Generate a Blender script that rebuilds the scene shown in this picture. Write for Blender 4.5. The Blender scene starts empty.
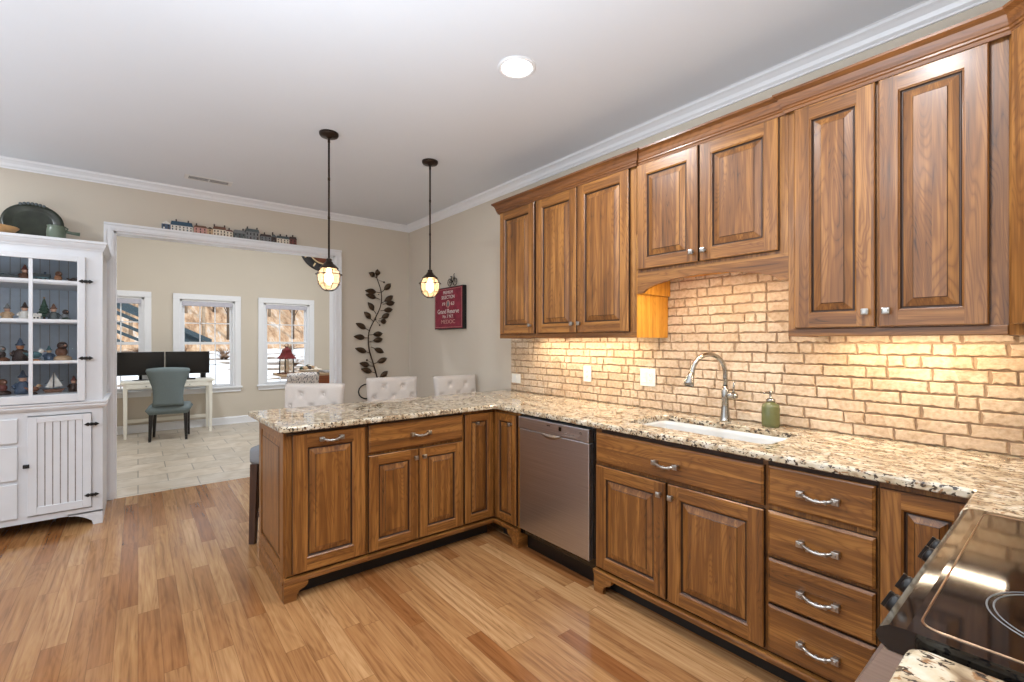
import bpy, bmesh, math, random
from mathutils import Vector, Matrix
from mathutils.geometry import tessellate_polygon
PI = math.pi
random.seed(11)
SC = bpy.context.scene
COL = SC.collection
# ------------------------------------------------------------------ camera
cam = bpy.data.cameras.new('camera'); cam.sensor_width = 36.0; cam.lens = 463/1024*36
cam.clip_start = 0.02; cam.clip_end = 300
co = bpy.data.objects.new('camera', cam); COL.objects.link(co)
co.location = (0, 0, 1.352); co.rotation_euler = (PI/2, 0, -math.atan2(374, 463))
SC.camera = co
# ------------------------------------------------------------------ view / world / sun
SC.view_settings.view_transform = 'Standard'; SC.view_settings.look = 'None'
SC.view_settings.gamma = 1.0; SC.view_settings.use_curve_mapping = False
SC.view_settings.exposure = 0.0
W = bpy.data.worlds.new('sky'); SC.world = W; W.use_nodes = True
wn = W.node_tree; bg = wn.nodes['Background']
bg.inputs['Color'].default_value = (0.80, 0.90, 1.0, 1); bg.inputs['Strength'].default_value = 2.2
sun = bpy.data.lights.new('sun', 'SUN'); sun.energy = 3.0; sun.angle = 0.02; sun.color = (1, .95, .87)
so = bpy.data.objects.new('sun', sun); COL.objects.link(so); so.rotation_euler = (math.radians(48), 0, math.radians(200-180))
CAN_W = 21.0      # watts of each recessed lamp
STRIP_W = 3.9     # watts of each under-cabinet strip
# unseen fill lamps added to brighten the ceiling, standing in for bounce flash
for nm, loc, e in (('ceiling_fill', (-.1, .7, 1.25), 72.0), ('ceiling_fill_hall', (-2.0, 2.8, 1.25), 36.0)):
    l = bpy.data.lights.new(nm, 'AREA'); l.shape = 'DISK'; l.size = 1.2; l.energy = e; l.color = (.80, .90, 1.0)
    o = bpy.data.objects.new(nm, l); COL.objects.link(o); o.location = loc; o.rotation_euler = (PI, 0, 0)
# ------------------------------------------------------------------ materials
MATS = {}
def new_mat(name):
    m = bpy.data.materials.new(name); m.use_nodes = True
    nt = m.node_tree; b = nt.nodes['Principled BSDF']
    MATS[name] = m
    return m, nt, b
def N(nt, t, **kw):
    n = nt.nodes.new(t)
    for k, v in kw.items():
        if k.startswith('i_'):
            n.inputs[k[2:].replace('_', ' ')].default_value = v
        else: setattr(n, k, v)
    return n
def ramp(nt, stops):
    r = nt.nodes.new('ShaderNodeValToRGB'); e = r.color_ramp.elements
    e[0].position, e[0].color = stops[0][0], (*stops[0][1], 1)
    e[1].position, e[1].color = stops[-1][0], (*stops[-1][1], 1)
    for p, c in stops[1:-1]:
        q = e.new(p); q.color = (*c, 1)
    return r
def lin(r, g, b):
    f = lambda c: (c/255/12.92) if c/255 <= .04045 else ((c/255+.055)/1.055)**2.4
    return (f(r), f(g), f(b))
def plain(name, c, rough=.5, metal=0, var=.06, scale=30, bump=0, spec=.5, coat=0):
    m, nt, b = new_mat(name)
    tc = N(nt, 'ShaderNodeTexCoord'); no = N(nt, 'ShaderNodeTexNoise', i_Scale=scale, i_Detail=4.0)
    nt.links.new(tc.outputs['Object'], no.inputs['Vector'])
    r = ramp(nt, [(.3, tuple(x*(1-var) for x in c)), (.7, tuple(min(1, x*(1+var)) for x in c))])
    nt.links.new(no.outputs['Fac'], r.inputs['Fac']); nt.links.new(r.outputs['Color'], b.inputs['Base Color'])
    b.inputs['Roughness'].default_value = rough; b.inputs['Metallic'].default_value = metal
    b.inputs['Specular IOR Level'].default_value = spec; b.inputs['Coat Weight'].default_value = coat
    if bump:
        bp = N(nt, 'ShaderNodeBump', i_Strength=bump, i_Distance=.002)
        nt.links.new(no.outputs['Fac'], bp.inputs['Height']); nt.links.new(bp.outputs['Normal'], b.inputs['Normal'])
    return m
def emit(name, c, s):
    m, nt, b = new_mat(name)
    b.inputs['Base Color'].default_value = (*c, 1)
    b.inputs['Emission Color'].default_value = (*c, 1); b.inputs['Emission Strength'].default_value = s
    return m
def glass(name, c=(1, 1, 1), rough=0.0, ior=1.45):
    m, nt, b = new_mat(name)
    b.inputs['Base Color'].default_value = (*c, 1); b.inputs['Transmission Weight'].default_value = 1
    b.inputs['Roughness'].default_value = rough; b.inputs['IOR'].default_value = ior
    return m
def thin_glass(name, refl=.08, tint=(1, 1, 1)):
    m, nt, b = new_mat(name)
    nt.nodes.remove(b)
    t = N(nt, 'ShaderNodeBsdfTransparent'); t.inputs['Color'].default_value = (*tint, 1)
    g = N(nt, 'ShaderNodeBsdfGlossy'); g.inputs['Roughness'].default_value = .02
    mx = N(nt, 'ShaderNodeMixShader'); fr = N(nt, 'ShaderNodeLayerWeight', i_Blend=.18)
    mm = N(nt, 'ShaderNodeMath', operation='MULTIPLY'); mm.inputs[1].default_value = refl*4
    nt.links.new(fr.outputs['Fresnel'], mm.inputs[0]); nt.links.new(mm.outputs[0], mx.inputs['Fac'])
    nt.links.new(t.outputs[0], mx.inputs[1]); nt.links.new(g.outputs[0], mx.inputs[2])
    nt.links.new(mx.outputs[0], nt.nodes['Material Output'].inputs['Surface'])
    return m
def wood(name, axis, dark, mid, light, board=.085, rough=.40, coat=.18):
    """oak / hickory grain along local axis ('x','y' or 'z'); boards glued side by side"""
    m, nt, b = new_mat(name); L = nt.links.new
    tc = N(nt, 'ShaderNodeTexCoord'); oi = N(nt, 'ShaderNodeObjectInfo')
    sp = N(nt, 'ShaderNodeSeparateXYZ'); L(tc.outputs['Object'], sp.inputs[0])
    ax = {'x': 0, 'y': 1, 'z': 2}[axis]; cross = {'x': 2, 'y': 0, 'z': 0}[axis]
    rn = N(nt, 'ShaderNodeMath', operation='MULTIPLY'); rn.inputs[1].default_value = 37.3; L(oi.outputs['Random'], rn.inputs[0])
    dv = N(nt, 'ShaderNodeMath', operation='DIVIDE'); dv.inputs[1].default_value = board; L(sp.outputs[cross], dv.inputs[0])
    ad = N(nt, 'ShaderNodeMath', operation='ADD'); L(dv.outputs[0], ad.inputs[0]); L(rn.outputs[0], ad.inputs[1])
    fl = N(nt, 'ShaderNodeMath', operation='FLOOR'); L(ad.outputs[0], fl.inputs[0])
    wh = N(nt, 'ShaderNodeTexWhiteNoise', noise_dimensions='1D'); L(fl.outputs[0], wh.inputs['W'])
    off = N(nt, 'ShaderNodeMath', operation='MULTIPLY_ADD'); L(wh.outputs['Value'], off.inputs[0]); off.inputs[1].default_value = 19; L(rn.outputs[0], off.inputs[2])
    cb = N(nt, 'ShaderNodeCombineXYZ'); L(off.outputs[0], cb.inputs[0]); L(off.outputs[0], cb.inputs[1]); L(off.outputs[0], cb.inputs[2])
    av = N(nt, 'ShaderNodeVectorMath', operation='ADD'); L(tc.outputs['Object'], av.inputs[0]); L(cb.outputs[0], av.inputs[1])
    def noise(across, along, detail, dist=0.0):
        mp = N(nt, 'ShaderNodeMapping'); s = [across]*3; s[ax] = along; mp.inputs['Scale'].default_value = s
        L(av.outputs[0], mp.inputs['Vector'])
        no = N(nt, 'ShaderNodeTexNoise', i_Scale=1.0, i_Detail=detail, i_Distortion=dist); L(mp.outputs[0], no.inputs['Vector'])
        return no.outputs['Fac']
    big = noise(7, .9, 2, .6); fine = noise(230, 6, 4); med = noise(48, 2.0, 4, .3)
    # growth rings : bands of the slow noise
    k = N(nt, 'ShaderNodeMath', operation='MULTIPLY'); k.inputs[1].default_value = 110; L(big, k.inputs[0])
    s0 = N(nt, 'ShaderNodeMath', operation='SINE'); L(k.outputs[0], s0.inputs[0])
    s1 = N(nt, 'ShaderNodeMath', operation='ABSOLUTE'); L(s0.outputs[0], s1.inputs[0])
    sn = N(nt, 'ShaderNodeMath', operation='POWER'); L(s1.outputs[0], sn.inputs[0]); sn.inputs[1].default_value = .45
    a1 = N(nt, 'ShaderNodeMath', operation='MULTIPLY_ADD'); L(sn.outputs[0], a1.inputs[0]); a1.inputs[1].default_value = .20; L(med, a1.inputs[2])
    a2 = N(nt, 'ShaderNodeMath', operation='MULTIPLY_ADD'); L(fine, a2.inputs[0]); a2.inputs[1].default_value = .30; L(a1.outputs[0], a2.inputs[2])
    a3 = N(nt, 'ShaderNodeMath', operation='MULTIPLY_ADD'); L(big, a3.inputs[0]); a3.inputs[1].default_value = .22; L(a2.outputs[0], a3.inputs[2])
    a4 = N(nt, 'ShaderNodeMath', operation='MULTIPLY_ADD'); L(wh.outputs['Value'], a4.inputs[0]); a4.inputs[1].default_value = .20; L(a3.outputs[0], a4.inputs[2])
    r = ramp(nt, [(.68, dark), (.86, tuple((d+2*q)/3 for d, q in zip(dark, mid))), (.99, mid), (1.18 if False else 1.0, light)])
    sc = N(nt, 'ShaderNodeMapRange'); sc.inputs['From Min'].default_value = .52; sc.inputs['From Max'].default_value = 1.30
    L(a4.outputs[0], sc.inputs['Value'])
    e = r.color_ramp.elements
    e[0].position = .12; e[1].position = .38; e[2].position = .60; e[3].position = .95
    L(sc.outputs[0], r.inputs['Fac']); L(r.outputs['Color'], b.inputs['Base Color'])
    b.inputs['Roughness'].default_value = rough; b.inputs['Coat Weight'].default_value = coat; b.inputs['Coat Roughness'].default_value = .2
    bp = N(nt, 'ShaderNodeBump', i_Strength=.12, i_Distance=.001); L(fine, bp.inputs['Height']); L(bp.outputs['Normal'], b.inputs['Normal'])
    return m
CD, CM, CL = lin(54, 29, 10), lin(122, 76, 32), lin(164, 112, 55)
wood('wood_v', 'z', CD, CM, CL); wood('wood_h', 'x', CD, CM, CL)
wood('wood_crown', 'x', lin(62, 34, 13), lin(108, 64, 28), lin(136, 86, 42), board=.5)
wood('wood_crown_y', 'y', lin(62, 34, 13), lin(108, 64, 28), lin(136, 86, 42), board=.5)
wood('wood_lit', 'z', lin(150, 92, 22), lin(204, 138, 40), lin(226, 164, 62))  # cabinet wood with the warm under-cabinet glow put into its colour
wood('wood_dark', 'z', lin(38, 20, 12), lin(70, 42, 28), lin(92, 58, 40), rough=.35)
wood('wood_chest', 'x', lin(96, 48, 22), lin(136, 70, 34), lin(160, 90, 48), board=.3)
plain('glaze_shade', lin(52, 29, 13), .5)  # dark glaze lines, also shade painted on door and drawer edges
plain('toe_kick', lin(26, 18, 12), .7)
# wall paint, ceiling paint
plain('paint_beige', lin(209, 199, 184), .9, var=.01, scale=3, spec=.2)
plain('paint_ceiling', lin(222, 226, 232), .95, var=.008, scale=2, spec=.1)
plain('trim_white', lin(236, 237, 240), .35, var=.006)
plain('mortar', lin(168, 142, 116), .95, var=.15, scale=60)
plain('white_enamel', lin(204, 204, 202), .12, var=.003)
plain('white_plastic', lin(240, 238, 230), .35, var=.004)
plain('outlet_slot', lin(60, 58, 52), .5)
plain('silver', lin(176, 172, 166), .28, 1, var=.06, scale=80)
plain('bronze_trim', lin(150, 120, 96), .3, 1, var=.03)
plain('nickel', lin(176, 174, 170), .2, 1, var=.03)
plain('iron_black', lin(24, 22, 22), .45, .3, var=.15)
plain('bronze', lin(52, 40, 32), .4, .7, var=.2)
plain('leaf_metal', lin(74, 58, 42), .45, .6, var=.3, scale=25)
plain('black_plastic', lin(14, 14, 15), .3)
plain('screen_black', lin(9, 10, 11), .22)
plain('appliance_black', lin(7, 8, 10), .06, spec=.7)
plain('white_paint_rubbed', lin(216, 218, 222), .45, var=.025, scale=7)
plain('groove_grey', lin(150, 143, 140), .7, var=.2, scale=40)
plain('hutch_blue', lin(196, 206, 218), .7, var=.12, scale=8)
plain('fabric_cream', lin(205, 196, 188), .95, var=.05, scale=220, bump=.3)
plain('fabric_gray', lin(140, 142, 146), .95, var=.07, scale=220, bump=.3)
plain('fabric_teal', lin(112, 124, 126), .95, var=.12, scale=160, bump=.3)
plain('leg_black', lin(22, 18, 18), .3)
plain('desk_white', lin(236, 232, 220), .4, var=.01)
plain('snow', lin(244, 246, 250), .8, var=.03, scale=1.0)
plain('bark', lin(146, 128, 108), .9, var=.25, scale=6)
plain('bark_dark', lin(92, 76, 62), .9, var=.25, scale=6)
plain('pergola_blue', lin(44, 62, 72), .6)
plain('rust_leaf', lin(112, 86, 66), .9, var=.3, scale=4)
plain('plate_green', lin(42, 47, 36), .3, var=.35, scale=18)
plain('pitcher_green', lin(92, 104, 88), .3, var=.1, scale=30)
plain('tan_wood', lin(198, 154, 104), .6, var=.12)
plain('red_metal', lin(110, 26, 28), .4, .2, var=.2)
plain('soap_green', lin(100, 102, 66), .12, var=.05)
plain('shade_grey', lin(196, 194, 204), .8)
plain('vent_white', lin(225, 225, 225), .5); plain('vent_dark', lin(34, 34, 36), .8)
plain('clock_black', lin(48, 46, 48), .6, var=.2, scale=10); plain('clock_face', lin(120, 66, 48), .6, var=.3, scale=8)
plain('clock_cream', lin(226, 204, 160), .6)
for nm, c in (('c_white', (222, 218, 210)), ('c_brown', (110, 74, 56)), ('c_darkbrown', (62, 46, 42)), ('c_blue', (70, 86, 108)),
              ('c_teal', (70, 104, 112)), ('c_green', (48, 76, 60)), ('c_red', (112, 62, 56)), ('c_tan', (190, 160, 128)),
              ('c_skin', (206, 164, 140)), ('c_gray', (118, 120, 122)), ('c_orange', (178, 124, 88)), ('c_roofblue', (46, 76, 98)),
              ('c_cream', (226, 214, 196)), ('c_slate', (84, 92, 94)), ('c_black', (28, 26, 28)), ('c_pink', (200, 150, 140))):
    plain(nm, lin(*c), .55, var=.12, scale=60)
emit('lamp_disc', (1.0, .97, .93), 14); emit('strip_glow', (1.0, .72, .42), 18); emit('bulb_glow', (1.0, .62, .30), 22)
thin_glass('window_glass', .05); thin_glass('cabinet_glass', .10)
def lamp_glass():
    m, nt, b = new_mat('lamp_glass'); nt.nodes.remove(b)
    t = N(nt, 'ShaderNodeBsdfTransparent'); t.inputs['Color'].default_value = (1, .96, .90, 1)
    d = N(nt, 'ShaderNodeBsdfTranslucent'); d.inputs['Color'].default_value = (1, .93, .84, 1); g = N(nt, 'ShaderNodeBsdfGlossy'); g.inputs['Roughness'].default_value = .05
    a = N(nt, 'ShaderNodeMixShader'); a.inputs[0].default_value = .30; c = N(nt, 'ShaderNodeMixShader'); c.inputs[0].default_value = .06
    nt.links.new(t.outputs[0], a.inputs[1]); nt.links.new(d.outputs[0], a.inputs[2]); nt.links.new(a.outputs[0], c.inputs[1]); nt.links.new(g.outputs[0], c.inputs[2])
    nt.links.new(c.outputs[0], nt.nodes['Material Output'].inputs['Surface'])
lamp_glass()
def mat_stainless():
    m, nt, b = new_mat('stainless'); L = nt.links.new
    tc = N(nt, 'ShaderNodeTexCoord'); mp = N(nt, 'ShaderNodeMapping'); mp.inputs['Scale'].default_value = (2, 2, 260)
    L(tc.outputs['Object'], mp.inputs['Vector']); no = N(nt, 'ShaderNodeTexNoise', i_Scale=1.0, i_Detail=3.0); L(mp.outputs[0], no.inputs['Vector'])
    r = ramp(nt, [(.3, lin(186, 186, 190)), (.7, lin(206, 206, 210))]); L(no.outputs['Fac'], r.inputs['Fac']); L(r.outputs['Color'], b.inputs['Base Color'])
    b.inputs['Metallic'].default_value = 1; b.inputs['Roughness'].default_value = .33
    bp = N(nt, 'ShaderNodeBump', i_Strength=.05, i_Distance=.0005); L(no.outputs['Fac'], bp.inputs['Height']); L(bp.outputs['Normal'], b.inputs['Normal'])
mat_stainless()
def mat_brick():
    m, nt, b = new_mat('brick_cream'); L = nt.links.new
    tc = N(nt, 'ShaderNodeTexCoord'); vo = N(nt, 'ShaderNodeTexVoronoi', i_Scale=7.5); L(tc.outputs['Object'], vo.inputs['Vector'])
    no = N(nt, 'ShaderNodeTexNoise', i_Scale=55.0, i_Detail=6.0); L(tc.outputs['Object'], no.inputs['Vector'])
    r = ramp(nt, [(.25, lin(190, 166, 140)), (.5, lin(212, 192, 168)), (.8, lin(226, 212, 192))]); L(no.outputs['Fac'], r.inputs['Fac'])
    mx = N(nt, 'ShaderNodeMix', data_type='RGBA', blend_type='MULTIPLY'); mx.inputs['Factor'].default_value = .9
    bwv = ramp(nt, [(0, lin(226, 214, 200)), (.5, lin(250, 244, 236)), (1, (1, 1, 1))]); L(vo.outputs['Color'], bwv.inputs['Fac'])
    L(r.outputs['Color'], mx.inputs[6]); L(bwv.outputs['Color'], mx.inputs[7]); L(mx.outputs[2], b.inputs['Base Color'])
    b.inputs['Roughness'].default_value = .9
    n2 = N(nt, 'ShaderNodeTexNoise', i_Scale=120.0, i_Detail=5.0); L(tc.outputs['Object'], n2.inputs['Vector'])
    bp = N(nt, 'ShaderNodeBump', i_Strength=.45, i_Distance=.004); L(n2.outputs['Fac'], bp.inputs['Height']); L(bp.outputs['Normal'], b.inputs['Normal'])
mat_brick()
def mat_granite():
    m, nt, b = new_mat('granite'); L = nt.links.new
    tc = N(nt, 'ShaderNodeTexCoord')
    mp = N(nt, 'ShaderNodeMapping'); mp.inputs['Scale'].default_value = (1.0, .72, 1.0); mp.inputs['Rotation'].default_value = (0, 0, .5); L(tc.outputs['Object'], mp.inputs['Vector'])
    def noi(s, d, dist=0):
        n = N(nt, 'ShaderNodeTexNoise', i_Scale=s, i_Detail=d, i_Distortion=dist); L(mp.outputs[0], n.inputs['Vector']); return n
    base = noi(26, 6, .6); sp = noi(85, 3, .4); sp2 = noi(55, 4, .8); patch = noi(5, 3, .5)
    r = ramp(nt, [(.30, lin(120, 98, 76)), (.42, lin(178, 158, 130)), (.54, lin(206, 192, 166)), (.70, lin(222, 216, 202))])
    L(base.outputs['Fac'], r.inputs['Fac'])
    d1 = ramp(nt, [(.41, (1, 1, 1)), (.45, (0, 0, 0))]); L(sp.outputs['Fac'], d1.inputs['Fac'])
    d2 = ramp(nt, [(.60, (0, 0, 0)), (.66, (1, 1, 1))]); L(sp2.outputs['Fac'], d2.inputs['Fac'])
    m1 = N(nt, 'ShaderNodeMix', data_type='RGBA'); L(d1.outputs['Color'], m1.inputs['Factor']); L(r.outputs['Color'], m1.inputs[6]); m1.inputs[7].default_value = (*lin(72, 62, 54), 1)
    m2 = N(nt, 'ShaderNodeMix', data_type='RGBA'); L(d2.outputs['Color'], m2.inputs['Factor']); L(m1.outputs[2], m2.inputs[6]); m2.inputs[7].default_value = (*lin(150, 112, 78), 1)
    m3 = N(nt, 'ShaderNodeMix', data_type='RGBA', blend_type='MULTIPLY'); m3.inputs['Factor'].default_value = .25
    r3 = ramp(nt, [(.4, lin(200, 190, 175)), (.6, (1, 1, 1))]); L(patch.outputs['Fac'], r3.inputs['Fac']); L(m2.outputs[2], m3.inputs[6]); L(r3.outputs['Color'], m3.inputs[7])
    L(m3.outputs[2], b.inputs['Base Color']); b.inputs['Roughness'].default_value = .045; b.inputs['Specular IOR Level'].default_value = .8
mat_granite()
def mat_floor():
    m, nt, b = new_mat('oak_floor'); L = nt.links.new
    tc = N(nt, 'ShaderNodeTexCoord'); sp = N(nt, 'ShaderNodeSeparateXYZ'); L(tc.outputs['Object'], sp.inputs[0])
    def M(op, a, bb=None, c=None):
        n = N(nt, 'ShaderNodeMath', operation=op)
        for i, v in enumerate((a, bb, c)):
            if v is None: continue
            if isinstance(v, (int, float)): n.inputs[i].default_value = v
            else: L(v, n.inputs[i])
        return n.outputs[0]
    w = .083
    u = M('DIVIDE', sp.outputs[0], w); row = M('FLOOR', u)
    wr = N(nt, 'ShaderNodeTexWhiteNoise', noise_dimensions='1D'); L(row, wr.inputs['W'])
    v = M('ADD', M('DIVIDE', sp.outputs[1], .95), M('MULTIPLY', wr.outputs['Value'], 17.0)); cel = M('FLOOR', v)
    cb = N(nt, 'ShaderNodeCombineXYZ'); L(row, cb.inputs[0]); L(cel, cb.inputs[1])
    wc = N(nt, 'ShaderNodeTexWhiteNoise', noise_dimensions='2D'); L(cb.outputs[0], wc.inputs['Vector'])
    off = N(nt, 'ShaderNodeCombineXYZ'); o = M('MULTIPLY', wc.outputs['Value'], 41.0); L(o, off.inputs[0]); L(o, off.inputs[1])
    av = N(nt, 'ShaderNodeVectorMath', operation='ADD'); L(tc.outputs['Object'], av.inputs[0]); L(off.outputs[0], av.inputs[1])
    def noise(x, y, d, di=0):
        mp = N(nt, 'ShaderNodeMapping'); mp.inputs['Scale'].default_value = (x, y, 1); L(av.outputs[0], mp.inputs['Vector'])
        n = N(nt, 'ShaderNodeTexNoise', i_Scale=1.0, i_Detail=d, i_Distortion=di); L(mp.outputs[0], n.inputs['Vector']); return n.outputs['Fac']
    big = noise(9, 1.0, 2, .8); med = noise(55, 2.2, 4, .3); fine = noise(260, 9, 3)
    g = M('MULTIPLY_ADD', M('SINE', M('MULTIPLY', big, 75.0)), .045, med)
    g = M('MULTIPLY_ADD', fine, .25, g)
    r = ramp(nt, [(.35, lin(134, 97, 64)), (.60, lin(172, 132, 92)), (.9, lin(196, 157, 114))]); L(g, r.inputs['Fac'])
    tone = ramp(nt, [(0, lin(196, 162, 132)), (.3, lin(222, 204, 184)), (.75, lin(238, 226, 210)), (1, lin(255, 252, 246))]); L(wc.outputs['Value'], tone.inputs['Fac'])
    mx = N(nt, 'ShaderNodeMix', data_type='RGBA', blend_type='MULTIPLY'); mx.inputs['Factor'].default_value = 1
    L(r.outputs['Color'], mx.inputs[6]); L(tone.outputs['Color'], mx.inputs[7])
    fu = M('FRACT', u); fv = M('FRACT', v)
    e1 = M('LESS_THAN', M('MINIMUM', fu, M('SUBTRACT', 1.0, fu)), .012)
    e2 = M('LESS_THAN', M('MINIMUM', fv, M('SUBTRACT', 1.0, fv)), .0013)
    ed = M('MULTIPLY', M('MAXIMUM', e1, e2), .55)
    m2 = N(nt, 'ShaderNodeMix', data_type='RGBA'); L(ed, m2.inputs['Factor']); L(mx.outputs[2], m2.inputs[6]); m2.inputs[7].default_value = (*lin(90, 56, 30), 1)
    L(m2.outputs[2], b.inputs['Base Color']); b.inputs['Roughness'].default_value = .17; b.inputs['Specular IOR Level'].default_value = .55
    bp = N(nt, 'ShaderNodeBump', i_Strength=.05, i_Distance=.001); L(med, bp.inputs['Height']); L(bp.outputs['Normal'], b.inputs['Normal'])
mat_floor()
def mat_tile():
    m, nt, b = new_mat('floor_tile'); L = nt.links.new
    tc = N(nt, 'ShaderNodeTexCoord')
    br = N(nt, 'ShaderNodeTexBrick'); br.offset = .5; br.inputs['Scale'].default_value = 1
    br.inputs['Brick Width'].default_value = .46; br.inputs['Row Height'].default_value = .31
    br.inputs['Mortar Size'].default_value = .005; br.inputs['Mortar Smooth'].default_value = .1
    br.inputs['Color1'].default_value = (*lin(216, 204, 188), 1); br.inputs['Color2'].default_value = (*lin(198, 188, 174), 1)
    br.inputs['Mortar'].default_value = (*lin(150, 142, 130), 1)
    L(tc.outputs['Object'], br.inputs['Vector'])
    no = N(nt, 'ShaderNodeTexNoise', i_Scale=5.0, i_Detail=6.0, i_Distortion=1.0); L(tc.outputs['Object'], no.inputs['Vector'])
    r = ramp(nt, [(.3, lin(214, 204, 190)), (.7, (1, 1, 1))]); L(no.outputs['Fac'], r.inputs['Fac'])
    mx = N(nt, 'ShaderNodeMix', data_type='RGBA', blend_type='MULTIPLY'); mx.inputs['Factor'].default_value = .8
    L(br.outputs['Color'], mx.inputs[6]); L(r.outputs['Color'], mx.inputs[7]); L(mx.outputs[2], b.inputs['Base Color'])
    b.inputs['Roughness'].default_value = .3
mat_tile()
def mat_hill():
    m, nt, b = new_mat('wooded_hill'); L = nt.links.new
    tc = N(nt, 'ShaderNodeTexCoord'); mp = N(nt, 'ShaderNodeMapping'); mp.inputs['Scale'].default_value = (2.2, .35, .35); L(tc.outputs['Object'], mp.inputs['Vector']); no = N(nt, 'ShaderNodeTexNoise', i_Scale=1.0, i_Detail=9.0, i_Roughness=.8); L(mp.outputs[0], no.inputs['Vector'])
    r = ramp(nt, [(.34, lin(84, 66, 52)), (.44, lin(140, 108, 80)), (.54, lin(172, 144, 116)), (.62, lin(170, 164, 158)), (.72, lin(210, 210, 212))]); L(no.outputs['Fac'], r.inputs['Fac'])
    L(r.outputs['Color'], b.inputs['Base Color']); b.inputs['Roughness'].default_value = 1
mat_hill()
def mat_snowground():
    m, nt, b = new_mat('snow_ground'); L = nt.links.new
    tc = N(nt, 'ShaderNodeTexCoord'); mp = N(nt, 'ShaderNodeMapping'); mp.inputs['Scale'].default_value = (.25, .7, 1); L(tc.outputs['Object'], mp.inputs['Vector'])
    no = N(nt, 'ShaderNodeTexNoise', i_Scale=1.0, i_Detail=7.0, i_Roughness=.65); L(mp.outputs[0], no.inputs['Vector'])
    r = ramp(nt, [(.42, lin(86, 70, 58)), (.47, lin(134, 116, 98)), (.51, lin(214, 218, 224)), (.8, lin(226, 229, 235))]); L(no.outputs['Fac'], r.inputs['Fac'])
    L(r.outputs['Color'], b.inputs['Base Color']); b.inputs['Roughness'].default_value = .9
mat_snowground()
def mat_damask():
    m, nt, b = new_mat('patterned_fabric'); L = nt.links.new
    tc = N(nt, 'ShaderNodeTexCoord'); vo = N(nt, 'ShaderNodeTexVoronoi', i_Scale=60.0, feature='SMOOTH_F1'); L(tc.outputs['Object'], vo.inputs['Vector'])
    r = ramp(nt, [(.30, lin(120, 118, 124)), (.38, lin(214, 206, 200))]); L(vo.outputs['Distance'], r.inputs['Fac']); L(r.outputs['Color'], b.inputs['Base Color']); b.inputs['Roughness'].default_value = .95
mat_damask()

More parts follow.
